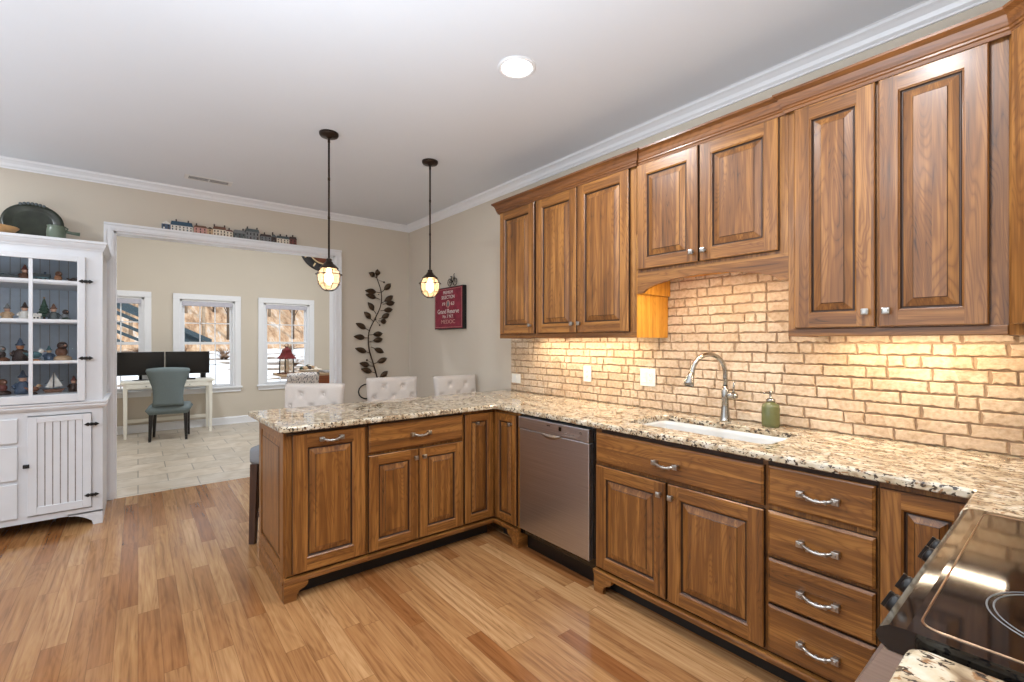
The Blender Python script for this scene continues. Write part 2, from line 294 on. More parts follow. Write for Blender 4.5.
# ------------------------------------------------------------------ mesh builder
class MB:
    def __init__(self): self.v = []; self.f = []; self.mi = []; self.mats = []; self.sm = []
    def m(self, name):
        if name not in self.mats: self.mats.append(name)
        return self.mats.index(name)
    def face(self, pts, mat, smooth=False):
        b = len(self.v); self.v += [tuple(p) for p in pts]; self.f.append(tuple(range(b, b+len(pts)))); self.mi.append(self.m(mat)); self.sm.append(smooth)
    def add(self, verts, faces, mat, smooth=False):
        b = len(self.v); self.v += [tuple(p) for p in verts]; k = self.m(mat)
        for f in faces: self.f.append(tuple(i+b for i in f)); self.mi.append(k); self.sm.append(smooth)
    def box(self, a, b, mat, bev=0.0):
        x0, x1 = sorted((a[0], b[0])); y0, y1 = sorted((a[1], b[1])); z0, z1 = sorted((a[2], b[2]))
        if bev <= 0:
            vs = [(x, y, z) for z in (z0, z1) for y in (y0, y1) for x in (x0, x1)]
            self.add(vs, [(0, 2, 3, 1), (4, 5, 7, 6), (0, 1, 5, 4), (2, 6, 7, 3), (0, 4, 6, 2), (1, 3, 7, 5)], mat); return
        bev = min(bev, (x1-x0)/2.01, (y1-y0)/2.01, (z1-z0)/2.01)
        bm = bmesh.new(); bmesh.ops.create_cube(bm, size=1)
        for v in bm.verts: v.co = Vector(((x0+x1)/2+v.co.x*(x1-x0), (y0+y1)/2+v.co.y*(y1-y0), (z0+z1)/2+v.co.z*(z1-z0)))
        bmesh.ops.bevel(bm, geom=bm.edges[:], offset=bev, segments=2, affect='EDGES', profile=.5)
        self.addbm(bm, mat)
    def addbm(self, bm, mat, smooth=False):
        bm.verts.index_update()
        self.add([v.co[:] for v in bm.verts], [[v.index for v in f.verts] for f in bm.faces], mat, smooth); bm.free()
    def tube(self, pts, r, mat, seg=10, cap=True, closed=False):
        pts = [Vector(p) for p in pts]; n = len(pts); rs = r if isinstance(r, (list, tuple)) else [r]*n
        vs = []; up = None
        for i, p in enumerate(pts):
            if closed: t = (pts[(i+1) % n]-pts[i-1]).normalized()
            else: t = (pts[min(i+1, n-1)]-pts[max(i-1, 0)]).normalized()
            if up is None:
                up = Vector((0, 0, 1)) if abs(t.z) < .9 else Vector((1, 0, 0))
            s = t.cross(up)
            if s.length < 1e-6: s = t.orthogonal()
            s.normalize(); up = s.cross(t).normalized()
            for k in range(seg):
                a = 2*PI*k/seg; vs.append(p+(s*math.cos(a)+up*math.sin(a))*rs[i])
        fs = []
        for i in range(n if closed else n-1):
            j = (i+1) % n
            for k in range(seg): fs.append((i*seg+k, i*seg+(k+1) % seg, j*seg+(k+1) % seg, j*seg+k))
        if cap and not closed: fs += [tuple(range(seg))[::-1], tuple((n-1)*seg+k for k in range(seg))]
        self.add(vs, fs, mat, True)
    def lathe(self, prof, mat, c=(0, 0, 0), seg=24, smooth=True, sx=1, sy=1):
        vs = []; fs = []
        for r, z in prof:
            for k in range(seg):
                a = 2*PI*k/seg; vs.append((c[0]+r*math.cos(a)*sx, c[1]+r*math.sin(a)*sy, c[2]+z))
        for i in range(len(prof)-1):
            for k in range(seg): fs.append((i*seg+k, i*seg+(k+1) % seg, (i+1)*seg+(k+1) % seg, (i+1)*seg+k))
        fs += [tuple(range(seg))[::-1], tuple((len(prof)-1)*seg+k for k in range(seg))]
        self.add(vs, fs, mat, smooth)
    def ball(self, c, r, mat, seg=12, s=(1, 1, 1)):
        prof = []
        n = max(6, seg//2)
        for i in range(n+1):
            a = -PI/2+PI*i/n; prof.append((max(1e-4, r*math.cos(a))*s[0], r*math.sin(a)*s[2]))
        self.lathe(prof, mat, c, seg, True, 1, s[1]/s[0])
    def prism(self, poly, axis, a, b, mat):
        """extrude 2D polygon along axis ('x': poly=(y,z), 'y': (x,z), 'z': (x,y)) from a to b"""
        def P(p, t):
            return (t, p[0], p[1]) if axis == 'x' else ((p[0], t, p[1]) if axis == 'y' else (p[0], p[1], t))
        n = len(poly); vs = [P(p, a) for p in poly]+[P(p, b) for p in poly]
        fs = [tuple(range(n)), tuple(range(2*n-1, n-1, -1))]+[(i, (i+1) % n, n+(i+1) % n, n+i) for i in range(n)]
        self.add(vs, fs, mat)
    def xform(self, M, start=0):
        for i in range(start, len(self.v)): self.v[i] = tuple(M @ Vector(self.v[i]))
    def build(self, name, parent=None, loc=None, weld=False, subsurf=0):
        me = bpy.data.meshes.new(name); me.from_pydata(self.v, [], self.f)
        for n in self.mats: me.materials.append(MATS[n])
        me.polygons.foreach_set('material_index', self.mi); me.polygons.foreach_set('use_smooth', self.sm)
        bm = bmesh.new(); bm.from_mesh(me)
        if weld: bmesh.ops.remove_doubles(bm, verts=bm.verts[:], dist=1e-5)
        bmesh.ops.recalc_face_normals(bm, faces=bm.faces[:]); bm.to_mesh(me); bm.free()
        o = bpy.data.objects.new(name, me); COL.objects.link(o)
        if parent is not None: o.parent = parent
        if loc is not None:
            # keep world shape, move the origin to loc
            L = Vector(loc); me.transform(Matrix.Translation(-L)); o.location = L
        if subsurf:
            md = o.modifiers.new('smooth', 'SUBSURF'); md.levels = subsurf; md.render_levels = subsurf
        return o
def tag(o, label, cat, group=None, kind=None):
    if label: o['label'] = label
    if cat: o['category'] = cat
    if group: o['group'] = group
    if kind: o['kind'] = kind
    return o
def thing(name, label, cat, loc=(0, 0, 0), rz=0, group=None):
    o = bpy.data.objects.new(name, None); COL.objects.link(o); o.location = loc; o.rotation_euler = (0, 0, rz)
    o.empty_display_size = .1
    return tag(o, label, cat, group)
def struct(o): o['kind'] = 'structure'; return o
def sbox(name, a, b, mat, bev=0):
    m = MB(); m.box(a, b, mat, bev); return struct(m.build(name))
def dup(root, loc, rz, label=None, group=None):
    r = root.copy(); COL.objects.link(r); r.location = loc; r.rotation_euler = (0, 0, rz)
    if label: r['label'] = label
    if group: r['group'] = group
    for ch in list(root.children):
        c = ch.copy(); COL.objects.link(c); c.parent = r
        for g in list(ch.children):
            d = g.copy(); COL.objects.link(d); d.parent = c
    return r
def molding(mb, path, prof, mat, flip=1):
    """sweep profile [(out,z)] along an open 2D path with mitred corners; out = left normal * flip"""
    P = [Vector(p) for p in path]; n = len(P); rings = []
    for i in range(n):
        ds = []
        if i > 0: ds.append((P[i]-P[i-1]).normalized())
        if i < n-1: ds.append((P[i+1]-P[i]).normalized())
        ns = [Vector((-d.y, d.x))*flip for d in ds]
        if len(ns) == 2: mn = (ns[0]+ns[1]); mn = mn/ (mn.length_squared/2)
        else: mn = ns[0]
        rings.append([(P[i].x+mn.x*o, P[i].y+mn.y*o, z) for o, z in prof])
    k = len(prof); vs = [q for r in rings for q in r]; fs = []
    for i in range(n-1):
        for j in range(k): fs.append((i*k+j, i*k+(j+1) % k, (i+1)*k+(j+1) % k, (i+1)*k+j))
    fs += [tuple(range(k)), tuple((n-1)*k+j for j in range(k))[::-1]]
    mb.add(vs, fs, mat)

# ------------------------------------------------------------------ room shell
RX, BY, FY, LX, CZ = 2.60, 5.233, -0.46, -3.4, 2.755
FARY, FCZ, FXL, FXR = 8.765, 3.55, -1.6, 3.3
OX0, OX1, OZ = -0.160, 1.700, 2.295           # cased opening
sbox('floor', (LX-.1, FY-.1, -.12), (RX+.1, 5.225, 0), 'oak_floor')
ft = sbox('floor_tile', (FXL-.1, 5.225, -.12), (FXR+.1, FARY+.1, 0), 'floor_tile'); ft.name = 'floor_far_room'
sbox('ceiling', (LX-.1, FY-.1, CZ), (RX+.1, BY, CZ+.12), 'paint_ceiling')
sbox('ceiling_far_room', (FXL-.1, BY+.13, FCZ), (FXR+.1, FARY+.1, FCZ+.1), 'paint_ceiling')
sbox('wall_right', (RX, FY-.1, 0), (RX+.1, BY, CZ), 'paint_beige')
sbox('wall_front', (LX, FY-.1, 0), (RX, FY, CZ), 'paint_beige')
mb = MB()
mb.box((LX-.1, BY, 0), (OX0, BY+.13, FCZ), 'paint_beige'); mb.box((OX1, BY, 0), (FXR+.1, BY+.13, FCZ), 'paint_beige')
mb.box((OX0, BY, OZ), (OX1, BY+.13, FCZ), 'paint_beige'); struct(mb.build('wall_back'))
# left wall with two wide windows (out of frame, daylight for the kitchen)
mb = MB(); lw = [(0.0, 2.2), (2.6, 4.8)]; z0, z1 = .60, 2.35
ys = [FY-.1]+[t for w in lw for t in w]+[BY]
for i in range(0, 6, 2): mb.box((LX-.1, ys[i], 0), (LX, ys[i+1], CZ), 'paint_beige')
for a, b in lw: mb.box((LX-.1, a, 0), (LX, b, z0), 'paint_beige'); mb.box((LX-.1, a, z1), (LX, b, CZ), 'paint_beige')
struct(mb.build('wall_left'))
# far room walls
sbox('wall_far_left', (FXL-.1, BY+.13, 0), (FXL, FARY, FCZ), 'paint_beige')
mb = MB(); FW = [(-.66, .07), (.50, 1.235), (1.66, 2.39)]; wz0, wz1 = .615, 2.0
xs = [FXL-.1]+[t for w in FW for t in w]+[FXR+.1]
for i in range(0, 8, 2): mb.box((xs[i], FARY, 0), (xs[i+1], FARY+.12, FCZ), 'paint_beige')
for a, b in FW: mb.box((a, FARY, 0), (b, FARY+.12, wz0), 'paint_beige'); mb.box((a, FARY, wz1), (b, FARY+.12, FCZ), 'paint_beige')
struct(mb.build('wall_far'))
mb = MB(); w4 = (6.2, 7.6)                     # unseen side window added to bring daylight into the far room
mb.box((FXR, BY+.13, 0), (FXR+.1, w4[0], FCZ), 'paint_beige'); mb.box((FXR, w4[1], 0), (FXR+.1, FARY, FCZ), 'paint_beige')
mb.box((FXR, w4[0], 0), (FXR+.1, w4[1], .6), 'paint_beige'); mb.box((FXR, w4[0], 2.2), (FXR+.1, w4[1], FCZ), 'paint_beige')
struct(mb.build('wall_far_right'))
# windows
def window(idx, a, b, c0, c1, cols, wall, pos, inward, depth):
    """double hung window in an opening a..b, z c0..c1; wall 'y' plane at pos, inward = -1/+1 room side"""
    root = thing('window_%d' % idx, None, None); root['kind'] = 'structure'
    def bx(m, u0, u1, q0, q1, z_0, z_1, mat, bev=0):
        # q measured from the room face of the wall, positive outdoors
        A = pos - inward*q0; B = pos - inward*q1
        if wall == 'y': m.box((u0, A, z_0), (u1, B, z_1), mat, bev)
        else: m.box((A, u0, z_0), (B, u1, z_1), mat, bev)
    m = MB(); cw = .085
    bx(m, a-cw, a, -.022, -.001, c0-.02, c1+cw, 'trim_white', .003); bx(m, b, b+cw, -.022, -.001, c0-.02, c1+cw, 'trim_white', .003)
    bx(m, a-cw, b+cw, -.024, -.001, c1, c1+cw, 'trim_white', .003)
    bx(m, a, a+.03, 0, depth, c0, c1, 'trim_white'); bx(m, b-.03, b, 0, depth, c0, c1, 'trim_white'); bx(m, a, b, 0, depth, c1-.03, c1, 'trim_white')
    m.build('window_frame', root)
    m = MB(); bx(m, a-cw-.02, b+cw+.02, -.05, .05, c0-.03, c0, 'trim_white', .006); bx(m, a-cw, b+cw, -.02, -.001, c0-.09, c0-.03, 'trim_white', .004); m.build('window_sill', root)
    zm = (c0+c1)/2-.01
    for (s0, s1, q) in ((zm, c1-.03, .06), (c0, zm+.04, .03)):
        m = MB(); sw = .035
        bx(m, a+.03, a+.03+sw, q, q+.03, s0, s1, 'trim_white'); bx(m, b-.03-sw, b-.03, q, q+.03, s0, s1, 'trim_white')
        bx(m, a+.03+sw, b-.03-sw, q, q+.03, s0, s0+.04, 'trim_white'); bx(m, a+.03+sw, b-.03-sw, q, q+.03, s1-.04, s1, 'trim_white')
        for k in range(1, cols):
            x = a+.065+(b-a-.13)*k/cols; bx(m, x-.007, x+.007, q+.006, q+.022, s0+.04, s1-.04, 'trim_white')
        x = (s0+s1)/2; bx(m, a+.065, b-.065, q+.006, q+.022, x-.007, x+.007, 'trim_white')
        sash = m.build('sash', root)
        m = MB(); bx(m, a+.06, b-.06, q+.012, q+.016, s0+.03, s1-.03, 'window_glass'); m.build('pane', sash)
    m = MB(); bx(m, a+.032, b-.032, .004, .028, c1-.10, c1-.032, 'shade_grey', .008); m.build('roller_shade', root)
for i, (a, b) in enumerate(FW): window(i+1, a, b, wz0, wz1, 3, 'y', FARY, -1, .12)
window(4, w4[0], w4[1], .6, 2.2, 3, 'x', FXR, -1, .1)
for i, (a, b) in enumerate(lw): window(5+i, a, b, z0, z1, 4, 'x', LX, 1, .1)
# trims
crown = [(0, CZ-.10), (.012, CZ-.10), (.014, CZ-.088), (.03, CZ-.075), (.04, CZ-.05), (.062, CZ-.03), (.078, CZ-.022), (.08, CZ-.004), (.09, CZ-.003), (.09, CZ), (0, CZ)]
crown = [(o*.85, CZ-(CZ-z)*.70) for o, z in crown]
mb = MB(); molding(mb, [(LX, BY), (RX, BY), (RX, FY)], crown, 'trim_white', -1); struct(mb.build('trim_1'))
mb = MB(); molding(mb, [(RX, FY), (LX, FY), (LX, BY)], crown, 'trim_white', -1); struct(mb.build('trim_2'))
# casing of the opening (kitchen side) + jamb lining
mb = MB(); cw = .066; y0 = BY-.024; y1 = BY
def casing_leg(m, xo, xi):
    m.box((xo, y0, 0), (xi, y1, OZ+.0), 'trim_white', .003)
    s = 1 if xi > xo else -1
    m.box((xo, y0-.008, 0), (xo+s*.018, y0+.004, OZ), 'trim_white', .003); m.box((xi-s*.03, y0-.004, 0), (xi-s*.012, y0+.004, OZ), 'trim_white', .002)
casing_leg(mb, OX0-cw, OX0); casing_leg(mb, OX1+cw, OX1)
mb.box((OX0-cw, y0, OZ), (OX1+cw, y1, OZ+cw), 'trim_white', .003); mb.box((OX0-cw, y0-.012, OZ+cw-.02), (OX1+cw, y0+.004, OZ+cw), 'trim_white', .003)
mb.box((OX0-.02, y0-.004, OZ+.012), (OX1+.02, y0+.003, OZ+.03), 'trim_white', .002)
mb.box((OX0, BY, 0), (OX0+.015, BY+.14, OZ), 'trim_white'); mb.box((OX1-.015, BY, 0), (OX1, BY+.14, OZ), 'trim_white'); mb.box((OX0, BY, OZ-.015), (OX1, BY+.14, OZ), 'trim_white')
struct(mb.build('trim_3'))
def baseb(name, path, flip):
    h = .12; p = [(0, 0), (.022, 0), (.022, .012), (.015, .02), (.015, h-.02), (.01, h-.008), (.006, h), (0, h)]
    m = MB(); molding(m, path, p, 'trim_white', flip); struct(m.build(name))
baseb('baseboard_back', [(OX1+cw, BY), (RX, BY), (RX, 3.30)], -1)
baseb('baseboard_back_left', [(LX, FY+.1), (LX, BY), (OX0-cw, BY)], -1)
baseb('baseboard_far', [(FXL, BY+.2), (FXL, FARY), (FXR, FARY), (FXR, BY+.2)], -1)

# ------------------------------------------------------------------ cabinet parts (local: x right, -y towards viewer, z up)
def ring_faces(m, x0, x1, z0, z1, rings, mats_v, mats_h):
    """concentric rectangular rings (inset, y) ; last ring closed with a face"""
    R = []
    for d, y in rings: R.append([(x0+d, y, z0+d), (x1-d, y, z0+d), (x1-d, y, z1-d), (x0+d, y, z1-d)])
    for i in range(len(R)-1):
        a, b = R[i], R[i+1]
        for k in range(4):
            mat = (mats_h if k in (0, 2) else mats_v)[i]
            m.face([a[k], a[(k+1) % 4], b[(k+1) % 4], b[k]], mat)
    return R[-1]
def knob_mesh(parent, x, yf, z, big=.026):
    m = MB(); m.lathe([(.009, 0), (.006, .004), (.006, .014), (.010, .018)], 'silver', seg=10)
    m.xform(Matrix.Rotation(PI/2, 4, 'X')); h = big/2
    m.box((-h, -.027, -h), (h, -.017, h), 'silver', .004); m.box((-h*.6, -.030, -h*.6), (h*.6, -.026, h*.6), 'silver', .003)
    m.xform(Matrix.Translation((x, yf, z)))
    m.build('knob', parent)
def pull_mesh(parent, x, yf, z, w=.112):
    m = MB(); h = w/2
    for s in (-1, 1):
        m.box((x+s*h-.011, yf-.022, z-.010), (x+s*h+.011, yf, z+.010), 'silver', .003)
        m.box((x+s*h-.013, yf-.027, z-.012), (x+s*h+.013, yf-.019, z+.012), 'silver', .003)
        m.box((x+s*h-.005, yf-.031, z-.006), (x+s*h+.005, yf-.026, z+.006), 'silver', .002)
    pts = []; n = 12
    for i in range(n+1):
        t = -1+2*i/n; pts.append((x+t*(h-.008), yf-.020-.013*(1-t*t), z-.010*(1-t*t)))
    m.tube(pts, [.0068]*(n+1), 'silver', 8)
    for t in (-.5, 0, .5):
        m.box((x+t*h-.006, yf-.036+.013*t*t*.5, z-.010*(1-t*t)-.008), (x+t*h+.006, yf-.022, z-.010*(1-t*t)+.008), 'silver', .003)
    m.build('handle', parent)
def panel_door(parent, x0, x1, z0, z1, yb=0.0, knob=None, pull=None, th=.022, fw=.062, name='door', panel_mat='wood_v'):
    """raised-panel door, back at y=yb, front at yb-th"""
    m = MB(); yf = yb-th; e = .004
    # outer edge, painted dark for the shadow gap between doors
    R0 = [(x0, yb, z0), (x1, yb, z0), (x1, yb, z1), (x0, yb, z1)]
    R1 = [(x0, yf+e, z0), (x1, yf+e, z0), (x1, yf+e, z1), (x0, yf+e, z1)]
    R2 = [(x0+e, yf, z0+e), (x1-e, yf, z0+e), (x1-e, yf, z1-e), (x0+e, yf, z1-e)]
    for k in range(4):
        mt = 'wood_h' if k in (0, 2) else 'wood_v'
        m.face([R0[k], R0[(k+1) % 4], R1[(k+1) % 4], R1[k]], 'glaze_shade'); m.face([R1[k], R1[(k+1) % 4], R2[(k+1) % 4], R2[k]], mt)
    m.face(R0[::-1], 'wood_v')
    # stiles full height, rails between
    m.face([(x0+e, yf, z0+e), (x0+fw, yf, z0+e), (x0+fw, yf, z1-e), (x0+e, yf, z1-e)], 'wood_v')
    m.face([(x1-fw, yf, z0+e), (x1-e, yf, z0+e), (x1-e, yf, z1-e), (x1-fw, yf, z1-e)], 'wood_v')
    m.face([(x0+fw, yf, z0+e), (x1-fw, yf, z0+e), (x1-fw, yf, z0+fw), (x0+fw, yf, z0+fw)], 'wood_h')
    m.face([(x0+fw, yf, z1-fw), (x1-fw, yf, z1-fw), (x1-fw, yf, z1-e), (x0+fw, yf, z1-e)], 'wood_h')
    rg = [(0, yf), (.0025, yf+.003), (.006, yf+.005), (.010, yf+.012)]
    ring_faces(m, x0+fw, x1-fw, z0+fw, z1-fw, rg, ['wood_v', 'wood_v', 'glaze_shade'], ['wood_h', 'wood_h', 'glaze_shade'])
    d = m.build(name, parent)
    # raised panel
    m = MB(); a, b, c, dd = x0+fw+.009, x1-fw-.009, z0+fw+.009, z1-fw-.009
    sl = min(.034, (b-a)*.22)
    rg = [(0, yf+.012), (.004, yf+.012), (.006, yf+.011), (sl, yf+.003), (sl+.002, yf+.0005), (sl+.004, yf+.0005)]
    mv = ['glaze_shade', 'glaze_shade', panel_mat, 'glaze_shade', panel_mat]
    last = ring_faces(m, a, b, c, dd, rg, mv, mv); m.face(last, panel_mat)
    m.build('raised_panel', d)
    if knob: knob_mesh(d, knob[0], yf, knob[1])
    if pull: pull_mesh(d, pull[0], yf, pull[1])
    return d
def slab_drawer(parent, x0, x1, z0, z1, yb=0.0, pull=True, th=.022):
    m = MB(); yf = yb-th; rg = [(0, yb), (0, yf+.007), (.003, yf+.004), (.007, yf+.002), (.009, yf)]
    mt = ['glaze_shade']+['wood_h']*4; last = ring_faces(m, x0, x1, z0, z1, rg, mt, mt); m.face(last, 'wood_h'); m.face([(x0, yb, z0), (x1, yb, z0), (x1, yb, z1), (x0, yb, z1)], 'wood_h')  # dark outer ring paints in the shadow gap round the drawer
    d = m.build('drawer', parent)
    if pull: pull_mesh(d, (x0+x1)/2+.006, yf, (z0+z1)/2-.002)
    return d
ZB, ZT = .125, .884
def base_body(root, w, depth, x0=0.0, openfront=False):
    m = MB(); m.box((x0+.001, 0, ZB), (x0+w-.001, depth, ZT-.002), 'wood_v'); m.box((x0+.0015, -.0015, ZT-.028), (x0+w-.0015, 0.02, ZT-.002), 'glaze_shade'); m.build('body', root)
def base_mold(root, x0, x1, foot_l=False, foot_r=False, depth=.1, foot_w=.105):
    prof = [(0, ZB-.004), (.028, ZB-.004), (.030, ZB-.010), (.024, ZB-.022), (.022, ZB-.032), (0, ZB-.032)]
    m = MB(); m.prism([(-o, z) for o, z in prof], 'x', x0, x1, 'wood_h'); m.build('base_molding', root)
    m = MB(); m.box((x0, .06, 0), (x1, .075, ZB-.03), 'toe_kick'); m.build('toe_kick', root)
    for on, s, xx in ((foot_l, 1, x0), (foot_r, -1, x1)):
        if not on: continue
        zt = ZB-.032
        pts = [(0, 0), (.062, 0), (.060, .018), (.066, .036), (.076, .048), (.090, .054), (.100, .058), (.112, .066), (.118, .076), (.118, zt), (0, zt)]
        m = MB(); m.prism([(xx+s*p[0], p[1]) for p in pts], 'y', -.020, .004, 'wood_h')
        m.box((xx, .004, 0), (xx+s*.02, depth, zt), 'wood_h')
        m.build('foot', root)
NR = -PI/2      # right-hand run: faces -x
XF = 1.945      # face plane of the right-hand run (body front), doors protrude towards the room
# --- peninsula (faces -y), face plane y = 2.602 so that door fronts are at 2.58
PF = 2.602
PD = .60
P1 = thing('base_cabinet', 'oak cabinet at the free end of the peninsula, one tall door with bar handle', 'cabinet', (.596, PF, 0))
base_body(P1, .425, PD)
panel_door(P1, .028, .416, .136, .862, pull=None, fw=.07); d = [c for c in P1.children if c.name.startswith('door')][0]
pull_mesh(d, .222, -.022, .827, .105)
# end panel of the peninsula, faces -x
m = MB(); root = P1
def end_panel(parent, y0, y1, z0, z1, x):
    tmp = bpy.data.objects.new('end_panel_holder', None)
    m = MB()
    fw = .06; yb = 0; th = .014; yf = -th
    X0, X1 = 0, y1-y0
    m.box((X0, yf, z0), (X0+fw, yb, z1), 'wood_v'); m.box((X1-fw, yf, z0), (X1, yb, z1), 'wood_v')
    m.box((X0+fw, yf, z0), (X1-fw, yb, z0+fw), 'wood_h'); m.box((X0+fw, yf, z1-fw), (X1-fw, yb, z1), 'wood_h')
    rg = [(0, yf+.008), (.006, yf+.008), (.034, yf+.002), (.036, yf)]; mt = ['glaze_shade', 'wood_v', 'glaze_shade']
    last = ring_faces(m, X0+fw, X1-fw, z0+fw, z1-fw, rg, mt, mt); m.face(last, 'wood_v')
    # local x -> -y (so viewer from -x sees it), shift
    m.xform(Matrix.Translation((x, y1, 0)) @ Matrix.Rotation(-PI/2, 4, 'Z'))
    o = m.build('end_panel', parent); return o
end_panel(P1, 0.0, PD, ZB, ZT-.002, 0)
base_mold(P1, -.014, .425, foot_l=True)
m = MB(); m.box((-.016, -.0, 0), (.0, PD, ZB), 'wood_h'); m.prism([(-.022, ZB-.03), (-.014, ZB+.0), (0, ZB), (0, ZB-.03)], 'y', -.012, PD, 'wood_h') ; m.build('side_skirt', P1)
P2 = thing('base_cabinet', 'oak base cabinet in the peninsula with one wide drawer over two small doors', 'cabinet', (1.021, PF, 0))
base_body(P2, .655, PD); base_mold(P2, 0, .655)
slab_drawer(P2, .010, .646, .706, .866)
panel_door(P2, .010, .325, .136, .690, knob=(.300, .640), fw=.055); panel_door(P2, .331, .646, .136, .690, knob=(.356, .640), fw=.055)
# --- corner (lazy susan) cabinet: L-shaped body, bifold door
P3 = thing('corner_cabinet', 'inner-corner oak cabinet with a folding door, one leaf on each run', 'cabinet', (1.676, PF, 0))
m = MB(); cx = XF+.0-1.676
poly = [(0.001, 0), (cx+.0, 0), (cx+.0, -(PF-2.318)), (cx+.62, -(PF-2.318)), (cx+.62, PD), (.001, PD)]
m.prism(poly, 'z', ZB, ZT-.002, 'wood_v'); m.build('body', P3)
base_mold(P3, 0, cx-.022)
panel_door(P3, .010, cx-.024, .136, .862, knob=None, fw=.048)
d = [c for c in P3.children if c.name.startswith('door')][-1]; knob_mesh(d, .10, -.022, .80, .02)
P3b = bpy.data.objects.new('door_leaf', None)
# leaf on the right-hand run, built turned
def turned(parent, fn, M):
    """run fn on a temp list of built parts and bake matrix M into their meshes"""
    before = set(parent.children_recursive); fn()
    for o in parent.children_recursive:
        if o not in before and o.type == 'MESH': o.data.transform(M); o.data.update()
bpy.data.objects.remove(P3b)
Mr = Matrix.Translation((cx, -.022, 0)) @ Matrix.Rotation(-PI/2, 4, 'Z')
def _leaf():
    panel_door(P3, .002, .238, .136, .862, knob=(.19, .80), fw=.048)
turned(P3, _leaf, Mr)
turned(P3, lambda: base_mold(P3, 0, .262, foot_r=True), Mr)
# --- dishwasher
DW = thing('dishwasher', 'stainless steel dishwasher with a pocket handle in its top band', 'dishwasher', (XF-.004, 2.306, 0), NR)
w = .606
m = MB(); m.box((.004, .03, .10), (w-.004, .58, .875), 'black_plastic'); m.box((-.012, .012, .10), (w+.018, .04, .878), 'appliance_black'); m.build('tub', DW)
m = MB(); m.box((.006, .05, .0), (w-.006, .09, .12), 'black_plastic'); m.build('kick_plate', DW)
m = MB(); m.box((.006, -.022, .145), (w-.006, .015, .790), 'stainless', .004); dr = m.build('door', DW)
m = MB(); m.box((.004, -.028, .793), (w-.004, .012, .868), 'stainless', .004)
cp = m.build('control_panel', DW)
m = MB(); n = 12; px = .30; vs = []
for i in range(n+1):
    t = i/n; x = px-.085+.17*t; dp = math.sin(t*PI); m_top = .795; vs.append((x, m_top, dp))
for i in range(n):
    (xa, za, da), (xb, zb, db) = vs[i], vs[i+1]
    ra = [(xa, -.029, za), (xa, -.029-.010*da, za-.004-.010*da), (xa, -.024-.010*da, za-.010-.020*da), (xa, -.021, za-.008-.026*da)]
    rb = [(xb, -.029, zb), (xb, -.029-.010*db, zb-.004-.010*db), (xb, -.024-.010*db, zb-.010-.020*db), (xb, -.021, zb-.008-.026*db)]
    for k in range(3): m.face([ra[k], rb[k], rb[k+1], ra[k+1]], 'silver', True)
m.build('pocket_handle', DW)
m = MB(); m.box((.372, -.0295, .826), (.394, -.0275, .850), 'screen_black', .001); m.build('display', cp)
m = MB()
for k in range(4): m.box((.425+.03*k, -.0290, .818), (.437+.03*k, -.0278, .822), 'groove_grey')
m.box((.400, -.0290, .806), (.505, -.0278, .809), 'groove_grey')
m.build('indicator_marks', cp); m = MB(); m.box((.270, -.0290, .842), (.300, -.0278, .848), 'iron_black', .0008); m.build('brand_mark', cp); m = MB(); m.tube([(.545+.007*math.cos(a*PI/6), -.0288, .838+.007*math.sin(a*PI/6)) for a in range(12)], .0008, 'iron_black', 5, closed=True)
m.build('power_symbol', cp)
# --- sink base
S1 = thing('sink_cabinet', 'wide oak sink base cabinet, false drawer front above two doors, right of dishwasher', 'cabinet', (XF, 1.676, 0), NR)
wS = .888
m = MB(); m.box((.001, 0, ZB), (.04, .62, ZT-.002), 'wood_v'); m.box((wS-.02, 0, ZB), (wS-.001, .62, ZT-.002), 'wood_v'); m.box((.04, 0, ZT-.03), (wS-.02, .018, ZT-.002), 'glaze_shade')
m.box((.04, 0, ZB), (wS-.02, .018, ZT-.03), 'wood_v'); m.box((.04, .018, ZB), (wS-.02, .62, ZB+.02), 'wood_v'); m.build('body', S1)
base_mold(S1, 0, wS, foot_l=True)
slab_drawer(S1, .014, .876, .700, .860, pull=False); d = [c for c in S1.children if c.name.startswith('drawer')][-1]; pull_mesh(d, .445, -.022, .775)
panel_door(S1, .014, .437, .136, .684, knob=(.412, .628), fw=.06); panel_door(S1, .449, .876, .136, .684, knob=(.474, .628), fw=.06)
# --- drawer bank
S2 = thing('drawer_cabinet', 'oak base cabinet with a stack of four drawers near the range', 'cabinet', (XF, .788, 0), NR)
base_body(S2, .352, .62); base_mold(S2, 0, .352)
for a, b in ((.711, .864), (.516, .688), (.330, .502), (.136, .320)): slab_drawer(S2, .004, .346, a, b)
S3 = thing('base_cabinet', 'narrow oak corner base cabinet with one door beside the range', 'cabinet', (XF, .436, 0), NR)
m = MB(); m.prism([(0.001, 0), (.246, 0), (.246, -.285), (.89, -.285), (.89, .62), (.001, .62)], 'z', ZB, ZT-.002, 'wood_v'); m.build('body', S3); base_mold(S3, 0, .245)
panel_door(S3, .006, .242, .136, .862, fw=.055)

